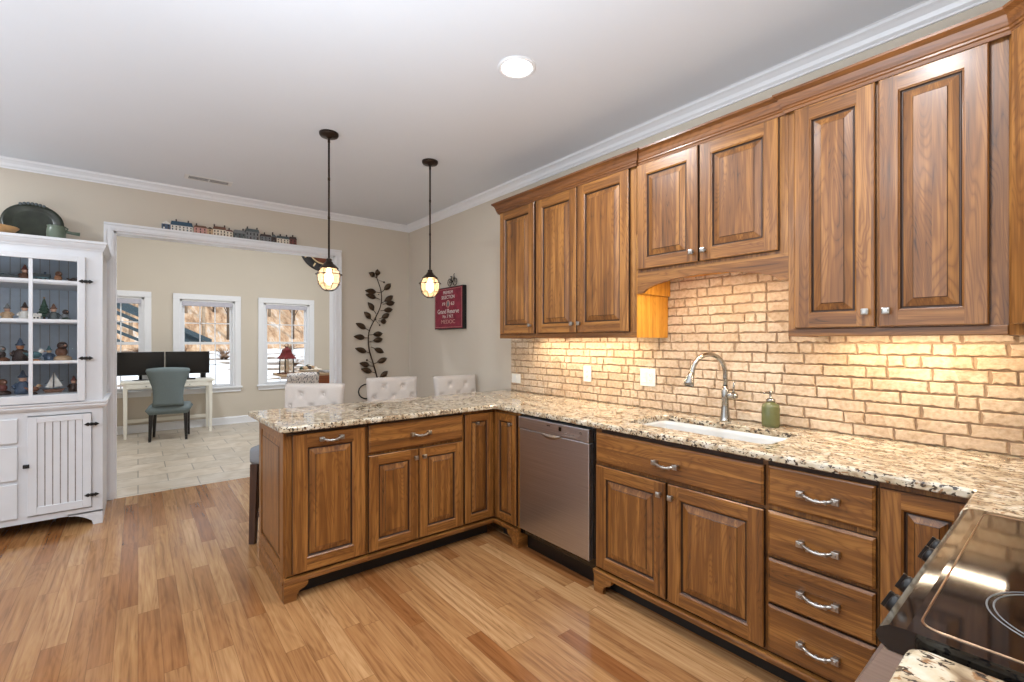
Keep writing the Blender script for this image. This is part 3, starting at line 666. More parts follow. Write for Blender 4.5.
# ------------------------------------------------------------------ countertop
def offset_poly(poly, d):
    n = len(poly); out = []
    A = sum(poly[i][0]*poly[(i+1) % n][1]-poly[(i+1) % n][0]*poly[i][1] for i in range(n))
    s = 1 if A > 0 else -1
    for i in range(n):
        p0, p1, p2 = Vector(poly[i-1]), Vector(poly[i]), Vector(poly[(i+1) % n])
        d1 = (p1-p0).normalized(); d2 = (p2-p1).normalized()
        n1 = Vector((-d1.y, d1.x))*s; n2 = Vector((-d2.y, d2.x))*s
        mn = n1+n2; mn = mn/(mn.length_squared/2) if mn.length_squared > 1e-9 else n1
        out.append(tuple(p1+mn*d))
    return out
def rounded(poly, rad, seg=5):
    out = []; n = len(poly)
    for i in range(n):
        r = rad[i]
        if r <= 0: out.append(poly[i]); continue
        p0, p1, p2 = Vector(poly[i-1]), Vector(poly[i]), Vector(poly[(i+1) % n])
        a = p1+(p0-p1).normalized()*r; b = p1+(p2-p1).normalized()*r
        for k in range(seg+1):
            t = k/seg; q = a*(1-t)**2+p1*2*t*(1-t)+b*t*t; out.append(tuple(q))
    return out
def slab(m, outer, hole, z0, z1, mat):
    n = len(outer); r = .009
    levels = [(0.004, z0), (0, z0+.004), (0, z1-r), (r*.3, z1-r*.35), (r, z1)]
    rings = [[(x, y, z) for x, y in offset_poly(outer, d)] for d, z in levels]
    vs = [p for rg in rings for p in rg]
    fs = [(i*n+k, i*n+(k+1) % n, (i+1)*n+(k+1) % n, (i+1)*n+k) for i in range(len(rings)-1) for k in range(n)]
    m.add(vs, fs, mat)
    for rg, z, dd in ((rings[-1], z1, .004), (rings[0], z0, 0)):
        loops = [[Vector(p) for p in rg]]
        if hole: loops.append([Vector((x, y, z)) for x, y in (offset_poly(hole, -dd) if dd else hole)])
        flat = [p for l in loops for p in l]
        m.add(flat, [tuple(t) for t in tessellate_polygon(loops)], mat)
    if hole:
        k = len(hole); h2 = offset_poly(hole, -.004)
        vs = [(x, y, z0) for x, y in hole]+[(x, y, z1-.005) for x, y in hole]+[(x, y, z1) for x, y in h2]
        m.add(vs, [(j*k+i, j*k+(i+1) % k, (j+1)*k+(i+1) % k, (j+1)*k+i) for j in range(2) for i in range(k)], mat)
outer = [(.560, 2.548), (1.912, 2.552), (1.912, .205), (1.660, .205), (1.660, FY+.003), (RX-.003, FY+.003), (RX-.003, 3.285), (.532, 3.285)]
outer = rounded(outer, [.02, .02, .012, 0, 0, 0, 0, .02])
hole = rounded([(2.065, .842), (2.430, .842), (2.430, 1.572), (2.065, 1.572)], [.05]*4)
m = MB(); slab(m, outer, hole, .884, .914, 'granite'); ct = m.build('countertop', loc=(1.9, 2.5, .884)); tag(ct, 'long L-shaped speckled granite countertop running from the peninsula to the range', 'countertop')
m = MB(); slab(m, rounded([(.20, FY+.003), (.876, FY+.003), (.876, .162), (.20, .162)], [0, 0, .03, .03]), None, .884, .914, 'granite')
tag(m.build('countertop', loc=(.5, 0, .884)), 'small granite countertop piece on the near side of the range', 'countertop')
NC = thing('base_cabinet', 'oak base cabinet under the near piece of granite', 'cabinet', (.872, .120, 0), PI)
base_body(NC, .66, .575); panel_door(NC, .010, .650, .136, .862)
# --- sink
m = MB()
o = rounded([(2.052, .829), (2.443, .829), (2.443, 1.585), (2.052, 1.585)], [.06]*4)
k = len(o)
lv = [(0, .8835), (.006, .8835), (.020, .880), (.026, .86), (.030, .72), (.06, .690), (.12, .684)]
vs = [(x, y, z) for d, z in lv for x, y in offset_poly(o, d)]
m.add(vs, [(j*k+i, j*k+(i+1) % k, (j+1)*k+(i+1) % k, (j+1)*k+i) for j in range(len(lv)-1) for i in range(k)]+[tuple((len(lv)-1)*k+i for i in range(k))], 'white_enamel', True)
lo = [(-.0, .8835), (-.0, .86), (.02, .70), (.06, .672)]
vs = [(x, y, z) for d, z in lo for x, y in offset_poly(o, d)]
m.add(vs, [(j*k+i, j*k+(i+1) % k, (j+1)*k+(i+1) % k, (j+1)*k+i) for j in range(len(lo)-1) for i in range(k)]+[tuple((len(lo)-1)*k+i for i in range(k))], 'white_enamel', True)
SK = thing('kitchen_sink', 'white undermount sink let into the granite below the faucet', 'sink', (2.245, 1.2, .884))
b_ = m.build('basin', SK); b_.data.transform(Matrix.Translation((-2.245, -1.2, -.884)))
m = MB(); m.lathe([(.045, 0), (.045, .004), (.034, .006), (.030, .002), (.004, .002)], 'nickel', (0, 0, -.199), 20); m.build('drain', SK)
# --- faucet
F = thing('kitchen_faucet', 'brushed nickel gooseneck pull-down faucet with side lever behind the sink', 'faucet', (2.505, 1.240, .914), 0)
m = MB(); m.lathe([(.030, 0), (.030, .006), (.026, .012), (.024, .03), (.019, .075), (.018, .11), (.020, .115), (.020, .165), (.0165, .172), (.0165, .19)], 'nickel', seg=20); m.build('body', F)
m = MB(); pts = [(0, 0, .18), (0, 0, .24)]
dx, dy = -.93, .37
R = .108
for i in range(13):
    a = PI*i/12*1.0; q = R-R*math.cos(a); pts.append((dx*q, dy*q, .258+R*math.sin(a)))
q = 2*R; pts.append((dx*(q+.006), dy*(q+.006), .252))
m.tube(pts, .0125, 'nickel', 14); m.build('spout', F)
m = MB(); m.tube([(dx*(q+.004), dy*(q+.004), .268), (dx*(q+.010), dy*(q+.010), .250), (dx*(q+.018), dy*(q+.018), .220), (dx*(q+.023), dy*(q+.023), .200)], [.0150, .018, .025, .028], 'nickel', 16)
m.tube([(dx*(q+.023), dy*(q+.023), .2005), (dx*(q+.024), dy*(q+.024), .197)], [.020, .020], 'black_plastic', 16); m.build('spray_head', F)
m = MB(); m.tube([(0, 0, .142), (0, -.052, .142)], [.017, .017], 'nickel', 16); m.tube([(0, -.052, .142), (0, -.064, .142)], [.019, .013], 'nickel', 16)
m.tube([(0, -.044, .150), (.006, -.044, .20), (.012, -.044, .225)], [.006, .0055, .005], 'nickel', 10); m.build('lever', F)
# --- soap dispenser
S = thing('soap_bottle', 'green ribbed glass soap bottle with a silver pump right of the faucet', 'soap bottle', (2.515, 1.010, .914))
m = MB(); m.lathe([(.036, 0), (.041, .004), (.042, .02), (.042, .098), (.038, .114), (.022, .124), (.020, .128)], 'soap_green', seg=24); m.build('bottle', S)
m = MB(); m.lathe([(.021, .126), (.021, .142), (.012, .146), (.007, .148), (.006, .168), (.011, .170), (.011, .182), (.004, .184)], 'nickel', seg=16)
m.tube([(0, 0, .178), (-.03, .01, .178), (-.045, .015, .172)], [.0055, .005, .004], 'nickel', 8); m.build('pump', S)
# ------------------------------------------------------------------ brick backsplash (real relief)
BRX = RX-.006
m = MB(); m.box((BRX, FY+.002, .9145), (RX-.0005, 3.222, 1.80), 'mortar')
rnd = random.Random(5); rh = .0535; row = 0; z = .917
def brick(m, ya, yb, za, zb):
    w, h = yb-ya, zb-za; nx = max(3, int(w/.014)); nz = 3; P = []
    j = lambda s: rnd.uniform(-s, s)
    for i in range(nx): P.append((ya+w*i/nx+j(.0015), za+abs(j(.0065)) if rnd.random() < .75 else za-.001))
    for i in range(nz): P.append((yb-abs(j(.0045)), za+h*i/nz))
    for i in range(nx): P.append((yb-w*i/nx+j(.0015), zb-abs(j(.0022))))
    for i in range(nz): P.append((ya+abs(j(.0045)), zb-h*i/nz))
    n = len(P); c = ((ya+yb)/2, (za+zb)/2); th = .009+rnd.uniform(-.0015, .002)
    def ins(p, d):
        return (p[0]+max(-d, min(d, (c[0]-p[0])*.5)), p[1]+max(-d, min(d, (c[1]-p[1])*.5)))
    r0 = [(BRX, p[0], p[1]) for p in P]
    r1 = [(BRX-th*.7, *ins(p, .0008)) for p in P]
    r2 = [(BRX-th-rnd.uniform(-.0006, .0006), *ins(p, .0035)) for p in P]
    vs = r0+r1+r2+[(BRX-th, c[0], c[1])]
    fs = [(k*n+i, k*n+(i+1) % n, (k+1)*n+(i+1) % n, (k+1)*n+i) for k in range(2) for i in range(n)]
    fs += [(2*n+i, 2*n+(i+1) % n, 3*n) for i in range(n)]
    m.add(vs, fs, 'brick_cream')
while z < 1.79:
    y = 3.222-rnd.uniform(0, .10)*(row % 2); first = True
    y = 3.222
    while y > FY+.05:
        L = rnd.choice([.165, .18, .15, .195, .17]) if rnd.random() < .62 else rnd.uniform(.055, .085)
        if first and row % 2: L = rnd.uniform(.06, .10)
        first = False
        y2 = max(FY+.004, y-L)
        brick(m, y2, y-.0045, z, min(z+rh-.0045, 1.795)); y = y2
    z += rh; row += 1
bs = m.build('brick_backsplash', loc=(RX, 1.5, .915)); tag(bs, 'cream thin-brick backsplash with dark ragged joints above the granite', 'backsplash')
# outlets
def wall_plate(name, y0, y1, z0, z1, kind, label):
    t = thing(name, label, 'outlet' if kind != 'switch' else 'switch', (BRX-.0125, (y0+y1)/2, (z0+z1)/2), NR)
    w, h = abs(y1-y0)/2, (z1-z0)/2
    m = MB(); m.box((-w, -.006, -h), (w, 0, h), 'white_plastic', .003); pl = m.build('cover_plate', t)
    gangs = 2 if kind == 'double' else 1
    for g in range(gangs):
        cx_ = 0 if gangs == 1 else (-.023+.046*g)
        m = MB(); m.box((cx_-.0165, -.009, -.034), (cx_+.0165, -.005, .034), 'white_plastic', .002)
        if kind != 'switch' and not (kind == 'double' and g == 0):
            for s in (-1, 1):
                for q in (-.006, .006): m.box((cx_+q-.001, -.0095, s*.018-.005), (cx_+q+.001, -.0085, s*.018+.004), 'outlet_slot')
                m.box((cx_-.002, -.0095, s*.018-.012), (cx_+.002, -.0085, s*.018-.008), 'outlet_slot')
        else: m.box((cx_-.013, -.012, -.004), (cx_+.013, -.008, .030), 'white_plastic', .002)
        m.build('socket' if kind != 'switch' else 'rocker', t)
wall_plate('wall_outlet', 3.195, 3.075, .985, 1.065, 'switch', 'white light switch plate at the far left end of the brick')
wall_plate('wall_outlet', 2.345, 2.270, 1.052, 1.170, 'outlet', 'white single outlet on the brick above the dishwasher')
wall_plate('wall_outlet', 1.845, 1.730, 1.058, 1.172, 'double', 'white double outlet and switch plate left of the faucet')
# ------------------------------------------------------------------ wall cabinets
UX = 2.265                      # body front plane; doors stand proud of it
UD = RX-.002-UX
def upper(name, label, y_left, w, z0, z1, doors, valance=False, side_r=False, rail=True):
    t = thing(name, label, 'cabinet', (UX, y_left, z0), NR, )
    H = z1-z0; m = MB()
    m.box((.0005, 0, .034 if not valance else .112), (w-.0005, UD, H), 'wood_v')
    m.build('body', t)
    if rail:
        m = MB(); m.box((.0005, -.004, 0), (w-.0005, .018, .034), 'wood_h', .003); m.box((.0005, .018, 0), (.018, UD-.017, .034), 'wood_v'); m.box((w-.018, .018, 0), (w-.0005, UD-.017, .034), 'wood_v'); m.build('light_rail', t)
    if valance:
        n = 24; top = .12; pts = [(0, top), (0, 0)]
        for i in range(n+1):
            u = i/n; x = .035+(w-.07)*u; pts.append((x, .0+.072*math.sin(PI*u)**.55 if 0 < u < 1 else 0))
        pts += [(w, 0), (w, top)]
        m = MB()
        for i in range(1, len(pts)-2): m.prism([pts[i], pts[i+1], (pts[i+1][0], top), (pts[i][0], top)], 'y', -.001, .020, 'wood_h')
        m.build('valance', t)
        m = MB(); m.box((.0005, .021, .0), (.016, UD-.017, .111), 'wood_lit'); m.build('return', t)
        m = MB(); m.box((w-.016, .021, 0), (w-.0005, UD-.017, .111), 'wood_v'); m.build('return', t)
        m = MB(); m.box((.017, .021, .106), (w-.017, UD-.017, .1115), 'wood_lit'); m.build('soffit', t)  # left return and soffit carry the painted warm glow
    for (a, b, c, d_, kx, kz) in doors: panel_door(t, a, b, c, d_, knob=(kx, kz), fw=.06)
    return t
z0u, z1u = 1.372, 2.40
yL = 2.955
U1 = upper('wall_cabinet', 'narrow single-door oak wall cabinet at the left end of the upper run', yL, .445, z0u, z1u, [(.022, .430, .036, .995, .395, .095)])
U2 = upper('wall_cabinet', 'double-door oak wall cabinet left of the short cabinet over the sink', yL-.445, .865, z0u, z1u, [(.010, .402, .036, .995, .375, .095), (.412, .820, .036, .995, .438, .095)])
m = MB(); m.box((.8655, .0, .0), (.868, UD-.017, .60), 'wood_lit'); m.build('lit_side', U2)  # thin yellow sheet with the strip's light painted in
UXm = UX
U3 = upper('wall_cabinet', 'short oak wall cabinet with arched valance above the kitchen sink', yL-.445-.869, .806, 1.628, z1u, [(.012, .385, .135, .735, .358, .185), (.395, .770, .135, .735, .422, .185)], valance=True, rail=False)
y3 = yL-.445-.869-.806
U4 = upper('wall_cabinet', 'tall double-door oak wall cabinet right of the arched valance', y3, .675, z0u, z1u, [(.030, .318, .036, .995, .290, .095), (.328, .630, .036, .995, .356, .095)])
# the left-hand stile of the right module stands proud (deeper cabinet)
# diagonal corner wall cabinet
y4 = y3-.675
U5 = thing('wall_cabinet', 'diagonal corner oak wall cabinet at the right edge above the brick', 'cabinet', (UX, y4, z0u))
dd = .33
m = MB(); yw = FY+.002-y4
m.prism([(0, 0), (RX-.002-UX, 0), (RX-.002-UX, yw), (-.27, yw), (-.27, -.27)], 'z', 0.0, z1u-z0u, 'wood_v'); m.build('body', U5)
turned(U5, lambda: panel_door(U5, .03, .352, .036, .995, fw=.06), Matrix.Rotation(math.radians(-135), 4, 'Z') )
# cabinet crown mouldings
cp_ = [(0, 2.368), (.008, 2.368), (.010, 2.380), (.015, 2.384), (.015, 2.391), (.019, 2.395), (.022, 2.410), (.030, 2.428), (.042, 2.438), (.046, 2.441), (.046, 2.451), (0, 2.451)]
def cab_crown(label, path):
    m = MB(); molding(m, path, cp_, 'wood_crown_y', 1)
    tag(m.build('cabinet_crown', loc=(path[1][0], path[1][1], 2.375)), label, 'molding')
yA = yL-.445-.8675
DJ = .012
cab_crown('oak crown molding along the top of the left pair of wall cabinets', [(RX-.002, yL), (UX-DJ, yL), (UX-DJ, yA+.0), (UX+.06, yA+.0)][::-1])
cab_crown('oak crown molding along the top of the cabinet over the sink', [(UX-.0, yA-.002), (UX-.0, y3+.002)][::-1])
cab_crown('oak crown molding over the tall right and diagonal wall cabinets', [(UX+.06, y3), (UX-DJ, y3), (UX-DJ, y4-.009), (UX-.275, y4-.27)][::-1])
# top deck boards behind the crowns so no gap shows
m = MB()
# under cabinet light strips (real fixtures with an area lamp each)
def strip(label, y0, y1, zc, x):
    t = thing('light_strip', label, 'light', (x, (y0+y1)/2, zc))
    h = abs(y1-y0)/2
    m = MB(); m.box((-.016, -h, -.012), (.016, h, 0), 'white_plastic', .002); m.build('housing', t)
    m = MB(); m.box((-.011, -h+.01, -.0145), (.011, h-.01, -.0125), 'strip_glow'); m.build('diffuser', t)
    l = bpy.data.lights.new('strip_lamp', 'AREA'); l.shape = 'RECTANGLE'; l.size = .04; l.size_y = 2*h-.02; l.energy = STRIP_W*(2*h)/.7; l.color = (1, .83, .61)
    o = bpy.data.objects.new('strip_lamp', l); COL.objects.link(o); o.parent = t; o.location = (0, 0, -.017)
strip('under-cabinet light strip below the left wall cabinets', 2.80, 1.80, z0u+.0335, 2.44)
strip('light strip hidden behind the arched valance over the sink', 1.50, .98, 1.733, 2.315)
strip('under-cabinet light strip below the tall right wall cabinet', .74, .05, z0u+.0335, 2.44)
# ------------------------------------------------------------------ range
RG = thing('range', 'slide-in range with black glass cooktop at the right edge', 'range', (.880, .186, 0), 0)
Wr = .776
m = MB(); m.box((.004, -.640, .03), (Wr-.004, -.03, .880), 'stainless'); m.build('body', RG)
m = MB()
# cooktop slab with rolled front
prof = [(-.640, .884), (-.640, .926), (-.02, .926), (.000, .924), (.012, .916), (.017, .905), (.012, .893), (0, .886)]
m.prism(prof, 'x', .002, Wr-.002, 'appliance_black'); ctp = m.build('cooktop', RG)
m = MB(); fr = rounded([(.030, -.030), (Wr-.030, -.030), (Wr-.030, -.610), (.030, -.610)], [.025]*4)
m.tube([(x, y, .9262) for x, y in fr], .0020, 'bronze_trim', 8, closed=True); m.build('trim_ring', ctp)
m = MB(); m.prism(offset_poly(fr, .001), 'z', .9262, .9272, 'appliance_black'); gl = m.build('glass_top', ctp)
def burner(x, y, r, label=None):
    m = MB()
    for q in (r, r*.93, r*.62):
        m.tube([(x+q*math.cos(a*PI/24), y+q*math.sin(a*PI/24), .9273) for a in range(48)], .0012, 'c_gray', 4, closed=True)
    m.build('burner', ctp)
burner(.20, -.20, .115); burner(.20, -.46, .08); burner(.57, -.20, .08); burner(.57, -.46, .115)
m = MB(); m.prism([(-.03, .884), (.008, .884), (.052, .792), (.050, .775), (-.03, .775)], 'x', .004, Wr-.004, 'stainless'); cpn = m.build('control_panel', RG)
for x in (.300, .410, .630, .712):
    m = MB(); m.lathe([(.018, 0), (.020, .004), (.019, .022), (.016, .027), (.004, .028)], 'iron_black', seg=18); m.box((-.004, -.018, .026), (.004, .018, .034), 'black_plastic', .001)
    m.xform(Matrix.Translation((x, .038, .818)) @ Matrix.Rotation(-1.126, 4, 'X'))
    m.build('knob', cpn)
m = MB(); m.box((.006, -.03, .22), (Wr-.006, .018, .768), 'stainless', .006); m.box((.12, .018, .36), (Wr-.12, .021, .60), 'appliance_black', .004); dr = m.build('oven_door', RG)
m = MB(); m.tube([(.05, .068, .715), (Wr-.05, .068, .715)], .013, 'stainless', 12)
for x in (.09, Wr-.09): m.tube([(x, .018, .715), (x, .068, .715)], .009, 'stainless', 8)
m.build('handle', dr)
m = MB(); m.box((.006, -.03, .05), (Wr-.006, .012, .212), 'stainless', .005); m.build('storage_drawer', RG)
for x in (.05, Wr-.05):
    m = MB(); m.lathe([(.018, 0), (.018, .03)], 'black_plastic', (x, -.08, 0), 10); m.build('foot', RG)
# ------------------------------------------------------------------ ceiling fittings
def can_light(x, y, label, vis=True):
    t = thing('recessed_light', label, 'ceiling light', (x, y, CZ))
    m = MB(); m.lathe([(.098, 0), (.098, -.004), (.088, -.009), (.078, -.007), (.076, -.001)], 'trim_white', seg=40); m.build('trim_ring', t)
    m = MB(); m.lathe([(.076, -.0015), (.072, -.006), (.04, -.009), (.002, -.010)], 'lamp_disc', seg=32); m.build('diffuser', t)
    l = bpy.data.lights.new('can_lamp', 'AREA'); l.shape = 'DISK'; l.size = .15; l.energy = CAN_W; l.color = (.90, .95, 1.0)
    o = bpy.data.objects.new('can_lamp', l); COL.objects.link(o); o.parent = t; o.location = (0, 0, -.012)
can_light(1.51, 1.83, 'round white flush ceiling light glowing above the sink side')
for x, y, lb in ((1.35, .45, 'added round fill light above the range, outside the view'), (-.35, .9, 'added round fill light above the camera, outside the view'),
                 (-1.6, 2.2, 'added round fill light over the left half of the kitchen, outside the view'), (-1.6, 4.2, 'added round fill light left of the hutch, outside the view')):
    can_light(x, y, lb)  # unseen ceiling lights added as fill for the kitchen
def far_fill_can(x, y, label):
    n = len(COL.objects); can_light(x, y, label)
    t = [o for o in COL.objects if o.get('label') == label][0]; t.location.z = FCZ
    for c in t.children:
        if c.type == 'LIGHT': c.data.energy = CAN_W*2.0
far_fill_can(.1, 6.6, 'unseen fill light added in the far room above the desk side'); far_fill_can(2.0, 6.6, 'unseen fill light added in the far room above the chest side')  # unseen lamps added to brighten the far room
V = thing('ceiling_vent', 'white rectangular ceiling vent with dark slots near the back wall', 'vent', (.48, 4.80, CZ), math.radians(0))
m = MB(); m.box((-.175, -.065, -.005), (.175, .065, -.0), 'vent_white', .002); m.build('frame', V)
m = MB(); m.box((-.145, -.035, -.0062), (.145, .035, -.0052), 'vent_dark'); m.build('slots', V)
for k in range(5):
    m = MB(); m.box((-.145, -.028+k*.014-.001, -.0075), (.145, -.028+k*.014+.001, -.006), 'vent_white'); m.build('louver', V)
m = MB(); m.box((-.004, -.035, -.011), (.004, .035, -.006), 'vent_white'); m.build('divider', V)
# ------------------------------------------------------------------ pendants
def pendant(x, y, label):
    t = thing('pendant_light', label, 'pendant light', (x, y, CZ), 0, 'caged pendant lights over the peninsula')
    m = MB(); m.lathe([(.062, 0), (.062, -.012), (.056, -.022), (.02, -.026), (.012, -.034), (.006, -.036)], 'bronze', seg=28); m.build('canopy', t)
    m = MB(); m.tube([(0, 0, -.03), (0, 0, -.855)], .0065, 'bronze', 10)
    for z in (-.045, -.30, -.56): m.tube([(0, 0, z), (0, 0, z-.02)], .008, 'bronze', 10)
    m.build('stem', t)
    m = MB(); m.lathe([(.008, -.845), (.016, -.848), (.019, -.855), (.018, -.866), (.026, -.871), (.028, -.880), (.044, -.893), (.058, -.907), (.062, -.910), (.060, -.915), (.02, -.912)], 'bronze', seg=28); m.build('cap', t)
    m = MB(); zc = -.958
    gp = [(.045, -.913), (.060, -.930), (.069, -.958), (.068, -.990), (.058, -1.022), (.040, -1.045), (.017, -1.056), (.001, -1.058)]
    m.lathe(gp, 'lamp_glass', seg=24); m.build('glass_jar', t)
    m = MB(); m.lathe([(.012, -.913), (.014, -.930), (.020, -.948), (.028, -.972), (.028, -.992), (.020, -1.012), (.007, -1.022), (.001, -1.023)], 'bulb_glow', seg=16); m.build('bulb', t)
    cg = [(.058, -.912), (.070, -.932), (.077, -.958), (.075, -.995), (.065, -1.028), (.047, -1.052), (.024, -1.064), (0, -1.067)]
    m = MB()
    for k in range(8):
        a = 2*PI*k/8; m.tube([(r*math.cos(a), r*math.sin(a), z) for r, z in cg], .0017, 'bronze', 6)
    for r, z, q in ((.084, -.954, .0030), (.069, -1.020, .0020), (.030, -1.061, .0020)):
        m.tube([(r*math.cos(a*PI/16), r*math.sin(a*PI/16), z) for a in range(32)], q, 'bronze', 6, closed=True)
    m.build('wire_cage', t)
    l = bpy.data.lights.new('bulb_lamp', 'POINT'); l.energy = 3.0; l.color = (1, .68, .38); l.shadow_soft_size = .03
    o = bpy.data.objects.new('bulb_lamp', l); COL.objects.link(o); o.parent = t; o.location = (0, 0, -.985)
    return t
pendant(1.003, 3.209, 'caged bronze pendant light hanging in front of the opening, left one'); pendant(1.774, 3.215, 'caged bronze pendant light hanging beside the dark red wine sign')
for o in list(COL.objects):
    if o.name.startswith('pendant_light') and 'group' in o: pass
# ------------------------------------------------------------------ bar stools
def pad(m, w, h, t, nx, nz, dips, mat, flare=0.0, curve=0.0, dipd=.022, pw=.07):
    """upholstered board: x width, z up 0..h, front at -y with tufting dips"""
    def prof(u):      # rounded side falloff
        e = min(u, 1-u)*2; return min(1, (1-(1-min(1, e*4.5))**2.4)) if e < .222 else 1
    F, Bk = [], []
    for j in range(nz+1):
        for i in range(nx+1):
            u, v = i/nx, j/nz; ww = w*(1+flare*(v-.5)); x = (u-.5)*ww; z = v*h
            k = math.sqrt(max(0, prof(u)*prof(v))); dep = 0
            for dx_, dz_ in dips:
                r2 = ((x-dx_)**2+(z-dz_)**2)/(.020**2); dep += dipd*.9*math.exp(-r2)+.004*math.exp(-abs((x-dx_)-(z-dz_))/.008)*math.exp(-r2/12)+.004*math.exp(-abs((x-dx_)+(z-dz_))/.008)*math.exp(-r2/12)
            cv = curve*(2*u-1)**2
            F.append((x, -t/2*k+dep*k-cv, z)); Bk.append((x, t/2*k-cv, z))
    n = nx+1; o = len(F); fs = []
    for j in range(nz):
        for i in range(nx):
            a = j*n+i; fs.append((a, a+1, a+n+1, a+n)); fs.append((o+a, o+a+n, o+a+n+1, o+a+1))
    for i in range(nx): fs.append((i, o+i, o+i+1, i+1)); a = nz*n+i; fs.append((a, a+1, o+a+1, o+a))
    for j in range(nz): a = j*n; fs.append((a, a+n, o+a+n, o+a)); a = j*n+nx; fs.append((a, o+a, o+a+n, a+n))
    m.add(F+Bk, fs, mat, True)
def bar_stool(loc, rz, label, group=None, first=None):
    if first: return dup(first, loc, rz, label, group)
    t = thing('bar_stool', label, 'bar stool', loc, rz, group)
    # local: faces -y (towards the peninsula)
    m = MB(); m.box((-.225, -.205, .525), (.225, .205, .645), 'fabric_gray', .028)
    sq = m.build('seat', t)
    for p_ in sq.data.polygons: p_.use_smooth = True
    m = MB(); dips = [(-.14, .33), (-.045, .33), (.05, .33), (.145, .33), (-.09, .25), (0, .25), (.09, .25), (-.14, .17), (-.045, .17), (.05, .17), (.145, .17)]
    dips = [(-.125, .315), (0, .315), (.125, .315), (-.0625, .22), (.0625, .22), (-.125, .125), (0, .125), (.125, .125)]
    dips = [(-.085, .315), (.085, .315), (0, .225), (-.17, .225), (.17, .225), (-.085, .135), (.085, .135)]
    pad(m, .45, .40, .075, 44, 36, dips, 'fabric_cream', .06, -.02); M = Matrix.Translation((0, .235, .63)) @ Matrix.Rotation(math.radians(-7), 4, 'X'); m.xform(M); bk = m.build('backrest', t, weld=True)
    for dx_, dz_ in dips:
        m = MB(); m.ball((dx_, -.016, dz_), .009, 'fabric_cream', 10, (1, .5, 1)); m.xform(M); m.build('tuft_button', bk)
    for sx in (-1, 1):
        for sy, top in ((-1, .53), (1, .56)):
            x, y = sx*.19, sy*.175; m = MB(); a, b = .024, .018
            q0 = [(x-b*1+sx*.012, y-b+sy*.012, 0), (x+b+sx*.012, y-b+sy*.012, 0), (x+b+sx*.012, y+b+sy*.012, 0), (x-b+sx*.012, y+b+sy*.012, 0)]
            q1 = [(x-a, y-a, top), (x+a, y-a, top), (x+a, y+a, top), (x-a, y+a, top)]
            m.add(q0+q1, [(0, 1, 2, 3), (4, 5, 6, 7), (0, 1, 5, 4), (1, 2, 6, 5), (2, 3, 7, 6), (3, 0, 4, 7)], 'wood_dark'); m.build('leg', t)
    for a, b, z in (((-.18, -.18), (.18, -.18), .19), ((-.18, .18), (.18, .18), .27), ((-.18, -.18), (-.18, .18), .24), ((.18, -.18), (.18, .18), .24)):
        m = MB(); m.box((a[0]-.010, a[1]-.010, z-.015), (b[0]+.010, b[1]+.010, z+.015), 'wood_dark', .003); m.build('stretcher', t)
    return t
st1 = bar_stool((.872, 3.51, 0), math.radians(-40), 'cream tufted bar stool nearest the free end of the peninsula, turned towards the camera', 'tufted stools behind the peninsula')
bar_stool((1.745, 3.66, 0), math.radians(-10), 'middle tufted bar stool, its back below the metal leaf branch', 'tufted stools behind the peninsula', st1)
bar_stool((2.345, 3.47, 0), math.radians(0), 'tufted bar stool nearest the right-hand wall', 'tufted stools behind the peninsula', st1)
# ------------------------------------------------------------------ wall decor
BW = BY-.002
BR = thing('metal_branch', 'large dark metal leafy branch hanging on the back wall', 'wall decor', (2.15, BW, .9))
ox, oz = 2.15, .9
stem = [(2.183, .912), (2.135, 1.084), (2.081, 1.269), (2.081, 1.452), (2.151, 1.607), (2.222, 1.764), (2.231, 1.92), (2.183, 2.072), (2.165, 2.12)]
def smooth_path(p, n=5):
    out = []
    for i in range(len(p)-1):
        p0 = p[max(i-1, 0)]; p1 = p[i]; p2 = p[i+1]; p3 = p[min(i+2, len(p)-1)]
        for k in range(n):
            t = k/n; out.append(tuple(.5*((2*b)+(-a+c)*t+(2*a-5*b+4*c-d)*t*t+(-a+3*b-3*c+d)*t**3) for a, b, c, d in zip(p0, p1, p2, p3)))
    out.append(p[-1]); return out
m = MB(); m.tube([(x-ox, -.018, z-oz) for x, z in smooth_path(stem)], [.009-.00011*i for i in range(len(smooth_path(stem)))], 'leaf_metal', 8)
for x, z in ((2.14, 1.07), (2.2, 1.9)): m.tube([(x-ox, 0, z-oz), (x-ox, -.018, z-oz)], .006, 'iron_black', 6)
sm_ = m.build('stem', BR)
leaves = [((2.176, 2.087), (2.094, 2.141)), ((2.176, 2.087), (2.186, 2.183)), ((2.235, 1.927), (2.34, 2.028)), ((2.222, 1.92), (2.056, 1.933)), ((2.215, 1.842), (2.062, 1.885)), ((2.231, 1.796), (2.367, 1.885)), ((2.248, 1.787), (2.387, 1.81)), ((2.222, 1.708), (2.36, 1.727)), ((2.167, 1.669), (2.081, 1.788)), ((2.202, 1.609), (2.32, 1.669)), ((2.196, 1.59), (2.287, 1.58)), ((2.135, 1.576), (2.037, 1.677)), ((2.094, 1.468), (1.945, 1.547)), ((2.087, 1.385), (1.924, 1.402)), ((2.087, 1.422), (2.235, 1.438)), ((2.087, 1.345), (2.235, 1.373)), ((2.103, 1.207), (1.939, 1.264)), ((2.103, 1.284), (2.248, 1.221)), ((2.135, 1.084), (2.287, 1.142)), ((2.135, 1.053), (1.988, 1.095)), ((2.167, .975), (2.009, 1.027)), ((2.183, .903), (2.3, .985))]
